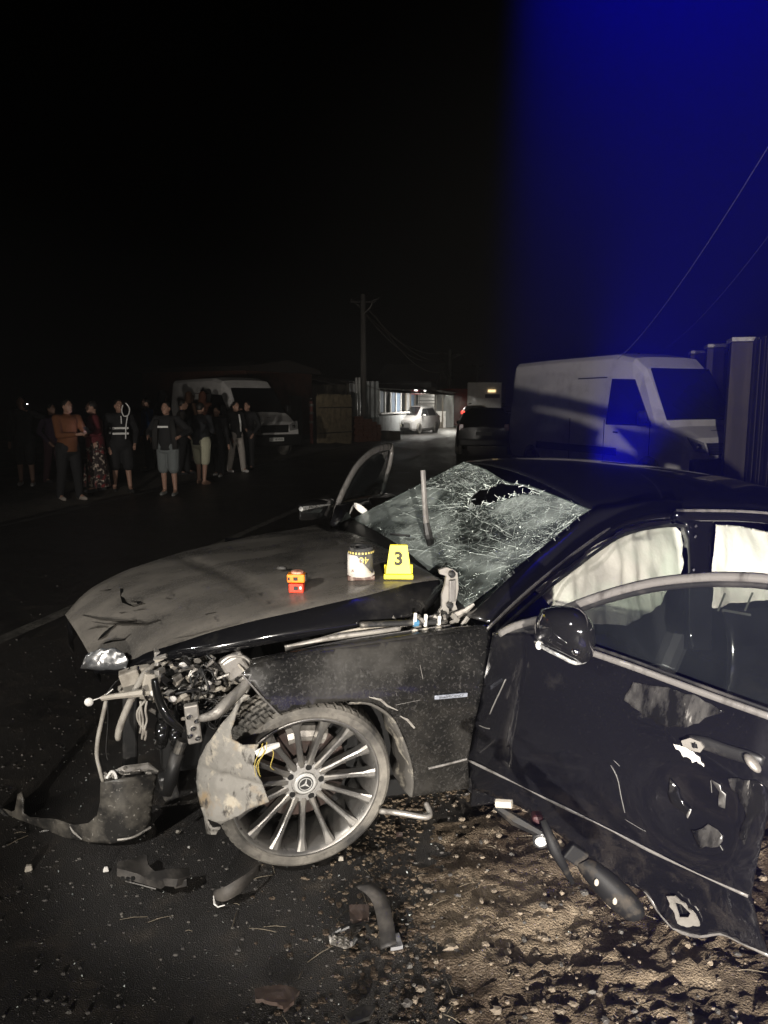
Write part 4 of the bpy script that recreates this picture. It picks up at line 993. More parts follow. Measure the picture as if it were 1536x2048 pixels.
MB().tube([W(427, 1792, z=.03), W(429, 1808, z=.02), W(436, 1814, z=.015), W(450, 1810, z=.02)], [.002, .004, .003, .002], 5).build('broken_edge', M['white'], tb)
ground_piece('plastic_slab', 'flat dark reddish slab lying near the bottom edge', 'plastic piece', [(508, 1976), (560, 1968), (598, 1980), (588, 2004), (570, 2018), (552, 2006), (512, 1996)], .03, dr_, jag=2)
ground_piece('plastic_square', 'small square dark scrap with a pale lower edge right of the curved blade', 'plastic piece', [(698, 1810), (738, 1808), (738, 1836), (706, 1840), (700, 1834)], .035, dr_)
st = thing('crumpled_trim', 'crumpled silver trim end with dark stalks on the dirt', 'trim piece')
panel('silver_end', [(657, 1872), (690, 1876), (706, 1884), (704, 1894), (690, 1898), (660, 1888)], lambda x, y: W(x, y, z=.03+.01*sin(x*.5)), 4, M['steel'], st, solid=.008, smooth=False)
for a in ((660, 1872, 700, 1850), (668, 1868, 726, 1846), (700, 1884, 728, 1876), (706, 1890, 716, 1872), (726, 1846, 740, 1862)):
    MB().tube([W(a[0], a[1], z=.03), W((a[0]+a[2])/2, (a[1]+a[3])/2-3, z=.05), W(a[2], a[3], z=.02)], .006, 6).build('stalk', dk, st)
hp = thing('trim_strip', 'long dark bent trim strip standing in the dirt edge', 'trim piece')
cv = crv([W(712, 1775, z=.05), W(742, 1800, z=.05), W(756, 1850, z=.04), W(762, 1900, z=.02)], 14)
MB().grid([[q, q+V((.05, .01, .012))] for q in cv]).build('strip', dg, hp, smooth=True, solid=.006)
ground_piece('pale_shard', 'pale grey shard lying flat beside the bent trim strip', 'plastic piece', [(778, 1872), (798, 1864), (806, 1890), (782, 1896)], .02, mat('pale_grey_scrap', (.22, .22, .23), .5))
ground_piece('dark_shard', 'small dark wedge at the bottom edge under the bent strip', 'plastic piece', [(690, 2030), (726, 2010), (752, 2012), (738, 2034), (704, 2046)], .03, dk)
bar = thing('bent_rod', 'thin bent grey rod sticking out behind the front wheel', 'rod')
MB().tube(crv([W(760, 1622, y=2.62), W(800, 1626, y=2.60), W(848, 1634, y=2.60), W(860, 1628, y=2.62), W(852, 1606, y=2.66)], 22), .0105, 8).build('rod', M['steel'], bar, smooth=True)
rng = random.Random(4)
for i, (px, py, s_, mm_, lb) in enumerate(((58, 1735, .022, 'beige', 'pale yellow lens chip upright left of the broken bracket'), (212, 1738, .016, 'white', 'small white chip between the bumper and the broken bracket'), (357, 1664, .014, 'beige', 'beige chip right of the torn bumper'), (378, 1694, .008, 'white', 'tiny white dot of plastic before the muddy liner'), (682, 1716, .016, 'beige', 'pale clip lying right under the tyre'), (1008, 1848, .016, 'white', 'whitish pebble-like chip in the lit dirt'), (800, 1668, .02, 'rust', 'rusty flake behind the front wheel'))):
    c = W(px, py, z=.012)
    o = MB().box((0, 0, 0), (s_*1.4, s_, s_*1.1), Euler((rng.random(), rng.random(), rng.random())).to_matrix(), .6).build('plastic_chip', M[mm_], None, bevel=.003, loc=c)
    tag(o, lb, 'chip')
# dark part with pale dots under the open door, and a round lamp
wd = thing('broken_fender_strip', 'broken dark plastic part with two pale dots under the open door', 'plastic part')
def wy(px, py): return W(px, py, y=1.93+.05*(1250-px)/100)
cv = crv([wy(1165, 1722), wy(1195, 1750), wy(1232, 1788), wy(1262, 1820), wy(1276, 1838)], 20)
rows = []
for i, q in enumerate(cv):
    wd_ = .040*sin(pi*(i+2.2)/23)**.6
    rows.append([q+V((wd_*.9*cos(a), -wd_*.8*sin(a)-.0, wd_*.5*cos(a)+wd_*.4*sin(a))) for a in [2*pi*j/12 for j in range(12)]])
MB().grid(rows, wrap=True).build('shell', M['mud_black'], wd, smooth=True)
for px, py in ((1192, 1752), (1228, 1789)):
    MB().ball(wy(px-6, py+4)+V((0, -.034, .01)), (.007, .005, .011)).build('pale_dot', M['beige'], wd, smooth=True)
sl = MB().tube([wy(1086, 1640), wy(1110, 1700), wy(1146, 1768)], [.010, .018, .006], 8, .5).build('strut', M['mud_black'], wd, smooth=True)
MB().box(wy(1150, 1708), (.06, .03, .05), Matrix.Rotation(.6, 3, 'Y')).build('torn_bracket', M['mud_black'], wd, bevel=.006)
MB().tube([wy(990, 1612), wy(1030, 1640), wy(1082, 1668)], [.010, .018, .012], 6, .7).build('torn_hose', M['mud_black'], wd)
ru = thing('round_sensor', 'round silver-faced sensor hanging below the sill', 'sensor')
c = wy(1082, 1682)
MB().lathe([(0, 0), (.021, 0), (.023, -.006), (.023, .02), (.016, .05), (0, .05)], c, (.1, .9, .25), 24).build('body', M['alloy_dark'], ru, smooth=True)
MB().lathe([(0, -.001), (.018, -.001), (.017, -.004), (.008, .004), (0, .006)], c, (.1, .9, .25), 24).build('silver_face', M['silver'], ru, smooth=True)
MB().box(c+V((0, .06, .03)), (.035, .04, .045)).build('red_holder', mat('dull_red', (.035, .008, .01), .6), ru, bevel=.01)
tn = MB().tube([wy(992, 1606), wy(1024, 1608)], .013, 8).build('beige_tube', M['beige'], None)
tag(tn, 'short beige tube end poking out under the sill', 'tube')
#MARK_STREET
# ---------------------------------------------------------------- bystanders
PAL = {}
def cloth(name, col, r=.85, layers=()):
    if name not in PAL: PAL[name] = mat(name, col, r, layers=layers, bump=(30, .3, .01))
    return PAL[name]
SKIN = mat('skin', (.36, .21, .15), .55)
HAIR = mat('dark_hair', (.012, .010, .008), .6)
def lerp(a, b, t): return V(a).lerp(V(b), t)
def person(label, px, py, H=1.72, rz=0., top='black_cloth', topc=(.01, .01, .011), bot='trousers', botn='black_trousers', botc=(.01, .01, .011), shoes='dark_shoes', shoec=(.02, .02, .02),
           arms=((.30, -.05, .80), (.30, -.05, .80)), stride=.10, hood=False, cap=None, sleeve=True, girth=1., lean=0., extra=None, build=1., headyaw=0., belly=0.):
    g = W(px, py, z=0); g.z = max(0, vz(g.dot(RN), g.dot(RD))) if g.dot(RN) < LAT_L+.25 else 0
    o = thing('person', label, 'person', g, rz, 'bystanders on the far side of the road')
    s = H/1.72; G = girth
    def P(x, y, z): return V((x*s, (y-lean*max(0, z-.9))*s, z*s))
    hip = .095; hd = P(0, -.03, 1.60)
    sh = {k: P(k*.185*G, 0, 1.40) for k in (-1, 1)}
    hand = {1: P(arms[0][0], arms[0][1], arms[0][2]), -1: P(-arms[1][0], arms[1][1], arms[1][2])}
    el = {}
    for k in (1, -1):
        m = (sh[k]+hand[k])/2; d = (hand[k]-sh[k]).length; L2 = .30*s
        off = math.sqrt(max(0, L2*L2-d*d/4))
        v = V((k*.6, .75, -.35)); t = (hand[k]-sh[k]).normalized(); v = (v-t*v.dot(t)).normalized()
        el[k] = m+v*off
    fy = {1: -stride, -1: stride}
    kn = {k: P(k*(hip+.015), fy[k]*.5-.01, .50) for k in (1, -1)}
    an = {k: P(k*(hip+.03), fy[k]+.02, .085) for k in (1, -1)}
    hp = {k: P(k*hip*G, 0, .90) for k in (1, -1)}
    b = MB()
    Rh = Matrix.Rotation(headyaw, 3, 'Z')
    b.ball(hd, (.075*s, .094*s, .115*s), 14, 10, Rh); b.ball(hd+Rh @ V((0, -.045, -.065))*s, (.05*s, .05*s, .05*s))
    b.ball(hd+Rh @ V((0, -.098, -.012))*s, (.014*s, .022*s, .026*s)); b.ball(hd+Rh @ V((0, -.085, .03))*s, (.05*s, .016*s, .012*s))
    b.ball(hd+Rh @ V((0, -.090, -.060))*s, (.026*s, .012*s, .008*s))
    for k in (1, -1): b.ball(hd+Rh @ V((k*.078, .005, -.005))*s, (.012*s, .024*s, .034*s))
    b.cap(P(0, .01, 1.42), P(0, -.01, 1.54), .056*s, .052*s)
    b.cap(P(-.06, 0, 1.36), P(.06, 0, 1.36), .10*s, .10*s); b.cap(P(0, 0, 1.25), P(0, 0, .98), .14*s*G, .14*s*G)
    for k in (1, -1):
        b.cap(P(0, 0, 1.37), sh[k], .08*s, .058*s); b.cap(sh[k], el[k], .050*s, .040*s); b.cap(el[k], hand[k], .040*s, .027*s)
        b.cap(hp[k], kn[k], .085*s*G, .056*s); b.cap(kn[k]+V((0, .01, -.10))*s, an[k], .056*s, .036*s); b.cap(kn[k], kn[k]+V((0, .01, -.10))*s, .052*s, .056*s)
        b.cap(an[k], an[k]+V((k*.01, -.13, -.05))*s, .036*s, .03*s); b.ball(an[k]+V((0, .03, -.03))*s, .035*s)
        t = (hand[k]-el[k]).normalized(); sd = t.cross(V((0, 1, .3))).normalized(); pal = hand[k]+t*.055*s
        b.cap(hand[k], pal, .026*s, .030*s)
        for q, ln in ((-1.5, .062), (-.5, .074), (.5, .07), (1.5, .055)):   # four bent fingers and a thumb
            r0 = pal+sd*q*.017*s+t*.02*s; r1 = r0+t*ln*.5*s; r2 = r1+(t*.4+V((0, -.6, -.3))*.7).normalized()*ln*.5*s
            b.cap(r0, r1, .0095*s, .009*s, 6); b.cap(r1, r2, .009*s, .008*s, 6)
        th = hand[k]+t*.02*s; b.cap(th, th+(t*.6+sd*-.5+V((0, -.5, 0))).normalized()*.06*s, .012*s, .009*s, 6)
    b.build('body', SKIN, o, remesh=.011)
    for k in (1, -1): MB().ball(hd+Rh @ V((k*.030, -.086, .012))*s, (.010*s, .006*s, .006*s), 8, 5).build('eye', HAIR, o, smooth=True)
    # top
    c = MB(); w_ = .165*s*G
    c.cap(P(0, 0, 1.30), P(0, -.01-belly*.5, 1.02), w_*.92, w_*(.95+belly)); c.cap(P(-.05, 0, 1.34), P(.05, 0, 1.34), .135*s, .135*s)
    c.tube([P(0, -belly*.4, 1.04), P(0, 0, .94), P(0, 0, .84)], [w_*(.95+belly*.7), w_*1.0, w_*1.0], 16); c.cap(P(0, .01, 1.38), P(0, .0, 1.46), .085*s, .062*s)
    for k in (1, -1):
        c.cap(P(0, 0, 1.36), sh[k], .10*s, .078*s)
        if sleeve: c.cap(sh[k], el[k], .072*s, .060*s); c.cap(el[k], lerp(el[k], hand[k], .9), .060*s, .045*s)
        else: c.cap(sh[k], lerp(sh[k], el[k], .8), .072*s, .066*s)
    if hood: c.ball(hd+V((0, .035, .02))*s, (.105*s, .105*s, .145*s), 14, 10); c.cap(P(0, .05, 1.42), P(0, .03, 1.56), .11*s, .10*s)
    ct = c.build('jacket' if sleeve else 'shirt', cloth(top, topc), o, remesh=.016)
    if hood:
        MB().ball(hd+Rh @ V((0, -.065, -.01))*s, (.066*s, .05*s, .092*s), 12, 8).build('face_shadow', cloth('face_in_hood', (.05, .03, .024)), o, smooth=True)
    # bottom
    c = MB()
    if bot == 'skirt':
        rr = [(.155, .98), (.19, .80), (.22, .55), (.25, .28), (.27, .10)]
        rows = [[V(((r+.012*sin(9*a+i))*s*G*cos(a), (r*.85+.012*sin(9*a+i))*s*G*sin(a), z*s)) for a in [2*pi*j/48 for j in range(48)]] for i, (r, z) in enumerate(rr)]
        MB().grid(rows, wrap=True).build('skirt', cloth(botn, botc), o, smooth=True, solid=.008)
    else:
        kk = {'shorts': .0, 'trousers': 1.}[bot]
        c.cap(P(-.05, 0, .90), P(.05, 0, .90), .155*s*G, .155*s*G)
        for k in (1, -1):
            c.cap(hp[k], kn[k], .112*s*G, (.085 if kk else .105)*s)
            if kk: c.cap(kn[k], an[k]+V((0, .0, -.02))*s, .085*s, .066*s)
        c.build(bot, cloth(botn, botc), o, remesh=.014)
    for k in (1, -1):
        c = MB(); a = an[k]
        c.cap(a+V((0, .03, -.045))*s, a+V((k*.01, -.13, -.055))*s, .042*s, .04*s); c.cap(a+V((0, .0, -.04))*s, a+V((k*.012, -.17, -.06))*s, .045*s, .028*s)
        c.build('shoe', cloth(shoes, shoec), o, remesh=.012)
    if not hood:
        c = MB(); c.ball(hd+V((0, .018, .028))*s, (.082*s, .092*s, .10*s), 14, 10)
        (c.build('hair', HAIR, o, smooth=True) if cap is None else c.build('cap', cloth(*cap), o, smooth=True))
    o['P_'] = 0; del o['P_']
    if extra: extra(o, P, hand, hd, s)
    return o
SHC = ('white_shoes', (.6, .58, .55))
def chest_bar(o, P, hand, hd, s):
    MB().box(P(0, -.205, 1.27), (.20, .008, .035)).build('chest_print', M['plate'], o)
def open_vest(o, P, hand, hd, s):
    chest_bar(o, P, hand, hd, s)
    MB().tube([P(-.14, -.14, 1.40), P(-.18, -.16, 1.15), P(-.19, -.14, .86)], [.05, .06, .05], 8, .5).build('jacket_front', cloth('dark_jacket', (.02, .019, .018)), o, smooth=True)
    MB().tube([P(.14, -.14, 1.40), P(.18, -.16, 1.15), P(.19, -.14, .86)], [.05, .06, .05], 8, .5).build('jacket_front', cloth('dark_jacket', (.02, .019, .018)), o, smooth=True)
def phone(o, P, hand, hd, s):
    ph = MB().box(hand[1]+V((.0, -.05, .05)), (.075, .012, .15), Matrix.Rotation(-.9, 3, 'X')).build('phone_in_hand', M['deep'], None, loc=(0, 0, 0))
    ph.matrix_world = Matrix.Translation(o.location) @ Matrix.Rotation(o.rotation_euler.z, 4, 'Z')
    tag(ph, 'lit phone held by the person in the rust orange jacket', 'phone')
    d = Matrix.Rotation(-.9, 3, 'X') @ V((0, .0075, 0))
    MB().box(hand[1]+V((0, -.05, .05))+d, (.066, .002, .135), Matrix.Rotation(-.9, 3, 'X')).build('screen', mat('phone_screen', (.1, .1, .1), .3, emit=(.75, .7, 1.0), es=1.6), ph)
    l = bpy.data.lights.new('phone_glow', 'POINT'); l.energy = .55; l.color = (.82, .75, 1.0); l.shadow_soft_size = .05
    lo = bpy.data.objects.new('phone_glow', l); COL.objects.link(lo); lo.parent = ph; lo.location = hand[1]+V((0, .04, .10))
def phone_up(o, P, hand, hd, s):
    ph = MB().box(hand[1]+V((.0, -.05, .08)), (.075, .012, .15)).build('phone_in_hand', M['deep'], None)
    ph.matrix_world = Matrix.Translation(o.location) @ Matrix.Rotation(o.rotation_euler.z, 4, 'Z')
    tag(ph, 'dark phone with a lit camera light raised by the leftmost bystander', 'phone')
    MB().ball(hand[1]+V((.02, -.058, .12)), .007).build('camera_light', mat('phone_led', (1, 1, 1), .3, emit=(1, .97, .9), es=25), ph)
def stripes(o, P, hand, hd, s):
    for z in (1.20, 1.10):
        MB().box(P(-.02, .19, z), (.30, .02, .04)).build('reflective_stripe', M['plate'], o, bevel=.006)
        MB().box(P(-.02, -.19, z), (.30, .02, .04)).build('reflective_stripe', M['plate'], o, bevel=.006)
def cords(o, P, hand, hd, s):
    b = MB()
    b.tube(crv([P(.10, -.16, 1.66), P(.16, -.18, 1.56), P(.13, -.20, 1.44), P(.05, -.20, 1.42), P(.02, -.19, 1.52), P(.05, -.16, 1.62)], 18), .012, 6)
    b.tube(crv([P(.12, -.20, 1.44), P(.08, -.21, 1.25), P(.06, -.21, 1.0)], 10), .012, 6); b.tube(crv([P(.0, -.2, 1.42), P(.0, -.21, 1.28)], 6), .012, 6)
    b.build('hood_cord', M['plate'], o, smooth=True)
def white_shirt(o, P, hand, hd, s):
    MB().tube([P(.0, -.158, 1.42), P(.01, -.185, 1.25), P(.02, -.185, 1.0)], [.022, .03, .02], 8, .5).build('shirt_front', M['plate'], o, smooth=True)
person('leftmost bystander, black hoodie and dark shorts, bare calf and white shoes, hand raised', 55, 980, 1.76, .25, bot='shorts', botn='black_shorts', shoes=SHC[0], shoec=SHC[1], arms=((.16, -.36, 1.45), (.24, -.1, .85)), extra=phone_up)
person('bystander in a dull purple coat half hidden behind the orange jacket', 110, 974, 1.60, 1.2, 'purple_coat', (.045, .025, .05), botn='plum_trousers', botc=(.05, .018, .025), arms=((.2, -.12, .9), (.2, -.12, .9)), girth=1.05)
person('bystander in a rust orange jacket and black trousers looking down at a lit phone', 142, 1004, 1.74, .95, 'rust_jacket', (.15, .055, .02), shoes='beige_shoes', shoec=(.34, .3, .26), arms=((.10, -.38, 1.16), (.06, -.36, 1.14)), extra=phone, lean=.06, girth=1.06)
person('bystander in a long dark red top over a pale patterned skirt', 196, 990, 1.68, -1.1, 'dark_red_top', (.10, .012, .016), 'skirt', 'patterned_skirt', (.04, .03, .03), arms=((.13, -.2, 1.1), (.13, -.2, 1.1)), girth=1.08)
PAL['patterned_skirt'] = None
person('bystander in black with pale hood cords and two reflective stripes', 246, 984, 1.78, .5, bot='shorts', botn='black_shorts', shoes='dark_shoes', arms=((.24, -.1, .9), (.22, -.05, .84)), extra=lambda *a: (cords(*a), stripes(*a)), girth=1.05)
person('bystander in a bright blue shirt standing behind the man in grey shorts', 300, 948, 1.72, -.9, 'blue_shirt', (.02, .10, .30), shoes='dark_shoes')
person('man in long grey shorts and a black shirt with a white chest bar', 340, 990, 1.74, -.1, 'black_shirt', (.014, .014, .015), 'shorts', 'grey_shorts', (.15, .165, .165), shoes='black_white_shoes', shoec=(.16, .16, .15), arms=((.30, -.16, 1.10), (.30, -.16, 1.10)), extra=open_vest, girth=1.08, stride=.06)
person('dark hooded figure rising above the man in grey shorts', 330, 928, 1.92, 2.6, 'charcoal_hoodie', (.02, .02, .022), hood=True)
person('hooded figure in dull brown behind the man in pale shorts, the left one', 383, 930, 1.84, 2.4, 'brown_hoodie', (.075, .035, .018), hood=True)
person('taller hooded figure in rusty brown right behind the man in pale shorts', 410, 926, 1.90, 2.9, 'russet_hoodie', (.10, .035, .018), hood=True)
person('heavy man in a dark jacket and pale khaki shorts seen from behind', 405, 968, 1.72, 2.7, 'navy_jacket', (.017, .018, .021), 'shorts', 'khaki_shorts', (.46, .45, .33), shoes='sandals', shoec=(.16, .09, .06), arms=((.2, -.2, 1.1), (.2, -.2, 1.1)), girth=1.16, stride=.07)
person('bystander in dark clothes with white sneakers behind the man in pale shorts', 438, 952, 1.62, -.2, shoes=SHC[0], shoec=SHC[1], stride=.16)
person('man in a black jacket and white trousers turned to his neighbour', 474, 944, 1.74, .8, 'black_jacket', (.012, .012, .012), botn='white_trousers', botc=(.42, .38, .34), shoes=SHC[0], shoec=SHC[1], arms=((.16, -.2, 1.05), (.2, -.08, .85)), extra=white_shirt, stride=.12, girth=.92)
person('bystander all in black beside the white trousers, one hand raised to the head', 498, 938, 1.74, -.3, arms=((.2, -.1, .9), (.10, -.28, 1.52)), girth=1.02)
person('bystander in a plain dark jacket just right of the man in grey shorts', 369, 955, 1.72, 1.9, 'dark_brown_jacket', (.022, .018, .016), arms=((.22, -.12, .95), (.2, -.1, .9)))
for o in list(bpy.data.objects):
    if o.name.split('.')[0] == 'skirt':
        o.data.materials.clear(); o.data.materials.append(mat('patterned_cloth', (.03, .02, .02), .85, layers=[((.5, .42, .34), 16, .54, .58, .85, U1), ((.2, .03, .03), 9, .55, .6, .85, U1)]))

# ---------------------------------------------------------------- vehicles: lofted bodies with built-in details
def vehicle(kind, label, cat, loc, rz, st, paint, wheels, wr, group=None):
    """st: stations (x, z bottom, z belt, z roof, half width low, belt, roof), front at +x"""
    o = thing(kind, label, cat, loc, rz, group)
    rows = []
    for (x, zb, zm, zt, w0, w1, w2) in st:
        hf = [(w0*.96, zb), (w0, zb+.10), (w1, (zb+zm)/2), (w1*.985, zm), (w2+(w1-w2)*.12, zt-.10 if zt-zm > .2 else zt-.02), (w2*.93, zt-.01), (w2*.6, zt+.015), (0, zt+.02)]
        rows.append([V((x, y, z)) for y, z in hf]+[V((x, -y, z)) for y, z in hf[-2::-1]])
    b = MB().grid(rows); n = len(rows[0])
    b.f.append(tuple(range(n))); b.f.append(tuple(len(b.v)-n+i for i in range(n-1, -1, -1)))
    b.build('body', paint, o, smooth=False, bevel=.02)
    t0 = None
    for (x, y) in wheels:
        for sgn in (1, -1):
            if t0 is None:
                t0 = MB().lathe([(.2*wr/.33, -.1), (.3*wr/.33, -.105), (wr, -.085), (wr, .085), (.3*wr/.33, .105), (.2*wr/.33, .1), (.0, .07)], (0, 0, 0), (0, 1, 0), 28).build('wheel', M['rubber'], o, smooth=True, loc=(x, y*sgn, wr))
                r0 = MB().lathe([(0, .10), (.05, .11), (.19*wr/.33, .095), (.21*wr/.33, .108), (.21*wr/.33, .09), (0, .09)], (0, 0, 0), (0, 1, 0), 20).build('rim', M['alloy_dark'], t0)
                if sgn < 0: r0.rotation_euler = (0, 0, pi)
            else:
                c = copy_obj(t0, o, loc=(x, y*sgn, wr)); r = copy_obj(r0, c)
                r.rotation_euler = (0, 0, pi if sgn < 0 else 0)
            MB().lathe([(0, 0), (wr*1.16, 0), (wr*1.16, .012), (0, .012)], (x, y*sgn*1.0-.006, wr*1.05), (0, 1, 0), 28).build('wheel_arch', M['deep'], o)
    return o
def quad3(o, name, pts, m, th=.012, bevel=0):
    pts = [V(p) for p in pts]; n = (pts[1]-pts[0]).cross(pts[2]-pts[0]).normalized()
    return MB().prism(pts, n*th).build(name, m, o, bevel=bevel)
# white panel van on the right, lit blue and grey
def panel_van(kind, label, loc, rz, H, paint, Ln=5.9, lens=True, cat='van'):
    h = Ln/2
    st = [(-h, .45, 1.2, H-.12, .93, .97, .80), (-h+.12, .38, 1.2, H-.02, .95, .99, .84), (-h+1.5, .36, 1.2, H, .96, 1.0, .85), (h-2.3, .36, 1.2, H, .96, 1.0, .85), (h-1.75, .36, 1.2, H-.10, .96, 1.0, .83),
          (h-1.45, .36, 1.2, H-.32, .96, 1.0, .80), (h-.80, .36, 1.18, 1.45+(H-2.6)*.3, .96, .99, .84), (h-.62, .36, 1.13, 1.26, .96, .97, .86), (h-.18, .36, .98, 1.06, .94, .92, .80), (h-.02, .40, .85, .90, .88, .86, .74), (h, .45, .75, .80, .84, .82, .70)]
    o = vehicle(kind, label, cat, loc, rz, st, paint, ((h-1.0, .90), (-h+1.1, .90)), .35)
    # windscreen, on the sloping front
    zt, zb = H-.34, 1.36+(H-2.6)*.25
    xt, xb = h-1.42, h-.76
    quad3(o, 'windscreen', [(xb+.03, -.82, zb), (xb+.03, .82, zb), (xt+.06, .72, zt), (xt+.06, -.72, zt)], M['glass_dark'], .03)
    for sg in (1, -1):
        pts = [(h-.95, sg*.985, 1.28), (h-1.55, sg*.93, H-.55), (h-2.25, sg*.92, H-.52), (h-2.3, sg*1.0, 1.28)]
        if sg < 0: pts = pts[::-1]
        wd_ = quad3(o, 'side_window', pts[::-1], M['glass_dark'], .02)
        MB().tube([V(p)+V((0, sg*.012, 0)) for p in pts+pts[:1]], .014, 6, .6).build('window_seal', M['deep'], wd_)
        for x in (h-2.38, h-.98, h-3.6):
            MB().box((x, sg*.998, .9), (.012, .012, .95)).build('door_seam', M['deep'], o)
        MB().box((h-2.0, sg*1.004, 1.12), (.14, .02, .035)).build('door_handle', M['deep'], o, bevel=.006)
        MB().box((-.3, sg*1.003, .72), (3.0, .02, .16)).build('side_moulding', M['black'], o, bevel=.008)
        MB().box((h-2.9, sg*(.955), H-.48), (1.0, .012, .02)).build('slide_rail', M['deep'], o)
        mm_ = MB().box((h-1.05, sg*1.14, 1.42), (.10, .18, .30)).build('wing_mirror', M['black'], o, bevel=.03)
        MB().tube([(h-1.0, sg*.98, 1.32), (h-1.03, sg*1.10, 1.36)], .03, 8).build('mirror_arm', M['black'], mm_)
        hl_ = quad3(o, 'headlight', [(h+.012, sg*.52, .80), (h+.012, sg*.80, .84), (h-.12, sg*.875, 1.08), (h-.16, sg*.84, 1.09), (h-.05, sg*.55, .98)][::(1 if sg > 0 else -1)], M['lamp'], .015)
        MB().ball((h-.03, sg*.68, .92), (.05, .07, .06)).build('lamp_bulb', M['chrome'], hl_, smooth=True)
        MB().ball((h+.0, sg*.70, .55), (.03, .07, .05)).build('fog_lamp', M['lamp'], o, smooth=True)
    g_ = quad3(o, 'grille', [(h+.016, -.46, .76), (h+.016, .46, .76), (h-.03, .50, .98), (h-.03, -.50, .98)], M['deep'], .015)
    for k_ in range(4):
        MB().box((h+.030-.010*k_, 0, .80+.05*k_), (.012, .9, .010)).build('grille_bar', M['black'], g_)
    MB().lathe([(.045, -.004), (.055, -.004), (.055, .008), (.045, .008)], (h+.03, 0, .88), (1, 0, .2), 20, closed=True).build('round_emblem', M['chrome'], g_)
    MB().box((h+.03, 0, .53), (.16, 1.78, .34)).build('bumper', M['black'], o, bevel=.05)
    pl = MB().box((h+.118, .0, .56), (.012, .50, .11)).build('number_plate', M['plate'], o, bevel=.003)
    text('lettering', 'OT 18 VHG', .085, M['ink'], pl, Matrix.Translation((h+.126, 0, .56)) @ Matrix.Rotation(pi/2, 4, 'Z') @ Matrix.Rotation(pi/2, 4, 'X'), .0005)
    MB().box((h-.45, 0, 1.20), (.5, .012, .006)).build('bonnet_seam', M['deep'], o)
    for sg in (1, -1): MB().tube([(h-.70, sg*.2, 1.36), (h-.78, sg*.5, 1.42)], .012, 5).build('wiper', M['deep'], o)
    return o
def at(px, d): # world ground point along a picture column at a distance
    r = ray(px, 803); return V((r.x/r.y*d, d, 0))
dirv = V((.36, -.93))
rzv = math.atan2(dirv.y, dirv.x)
front = at(1462, 14.0)
vanR = panel_van('white_van', 'high roofed white van with a dark windscreen washed in blue light at the right', V((front.x-dirv.x*3.15, front.y-dirv.y*3.15, 0)), rzv, 2.72, M['van_white'], 6.3)
MB().ball((.3, .2, 2.76), (.05, .03, .035)).build('roof_aerial', M['deep'], vanR)
dl = V((.62, -.785)); rzl = math.atan2(dl.y, dl.x)
front = at(548, 22.6)
vanL = panel_van('white_van', 'dirty white van with its nose to the road behind the bystanders at the left', V((front.x-dl.x*2.75, front.y-dl.y*2.75, .06)), rzl, 2.42, M['van_white'], 5.5)

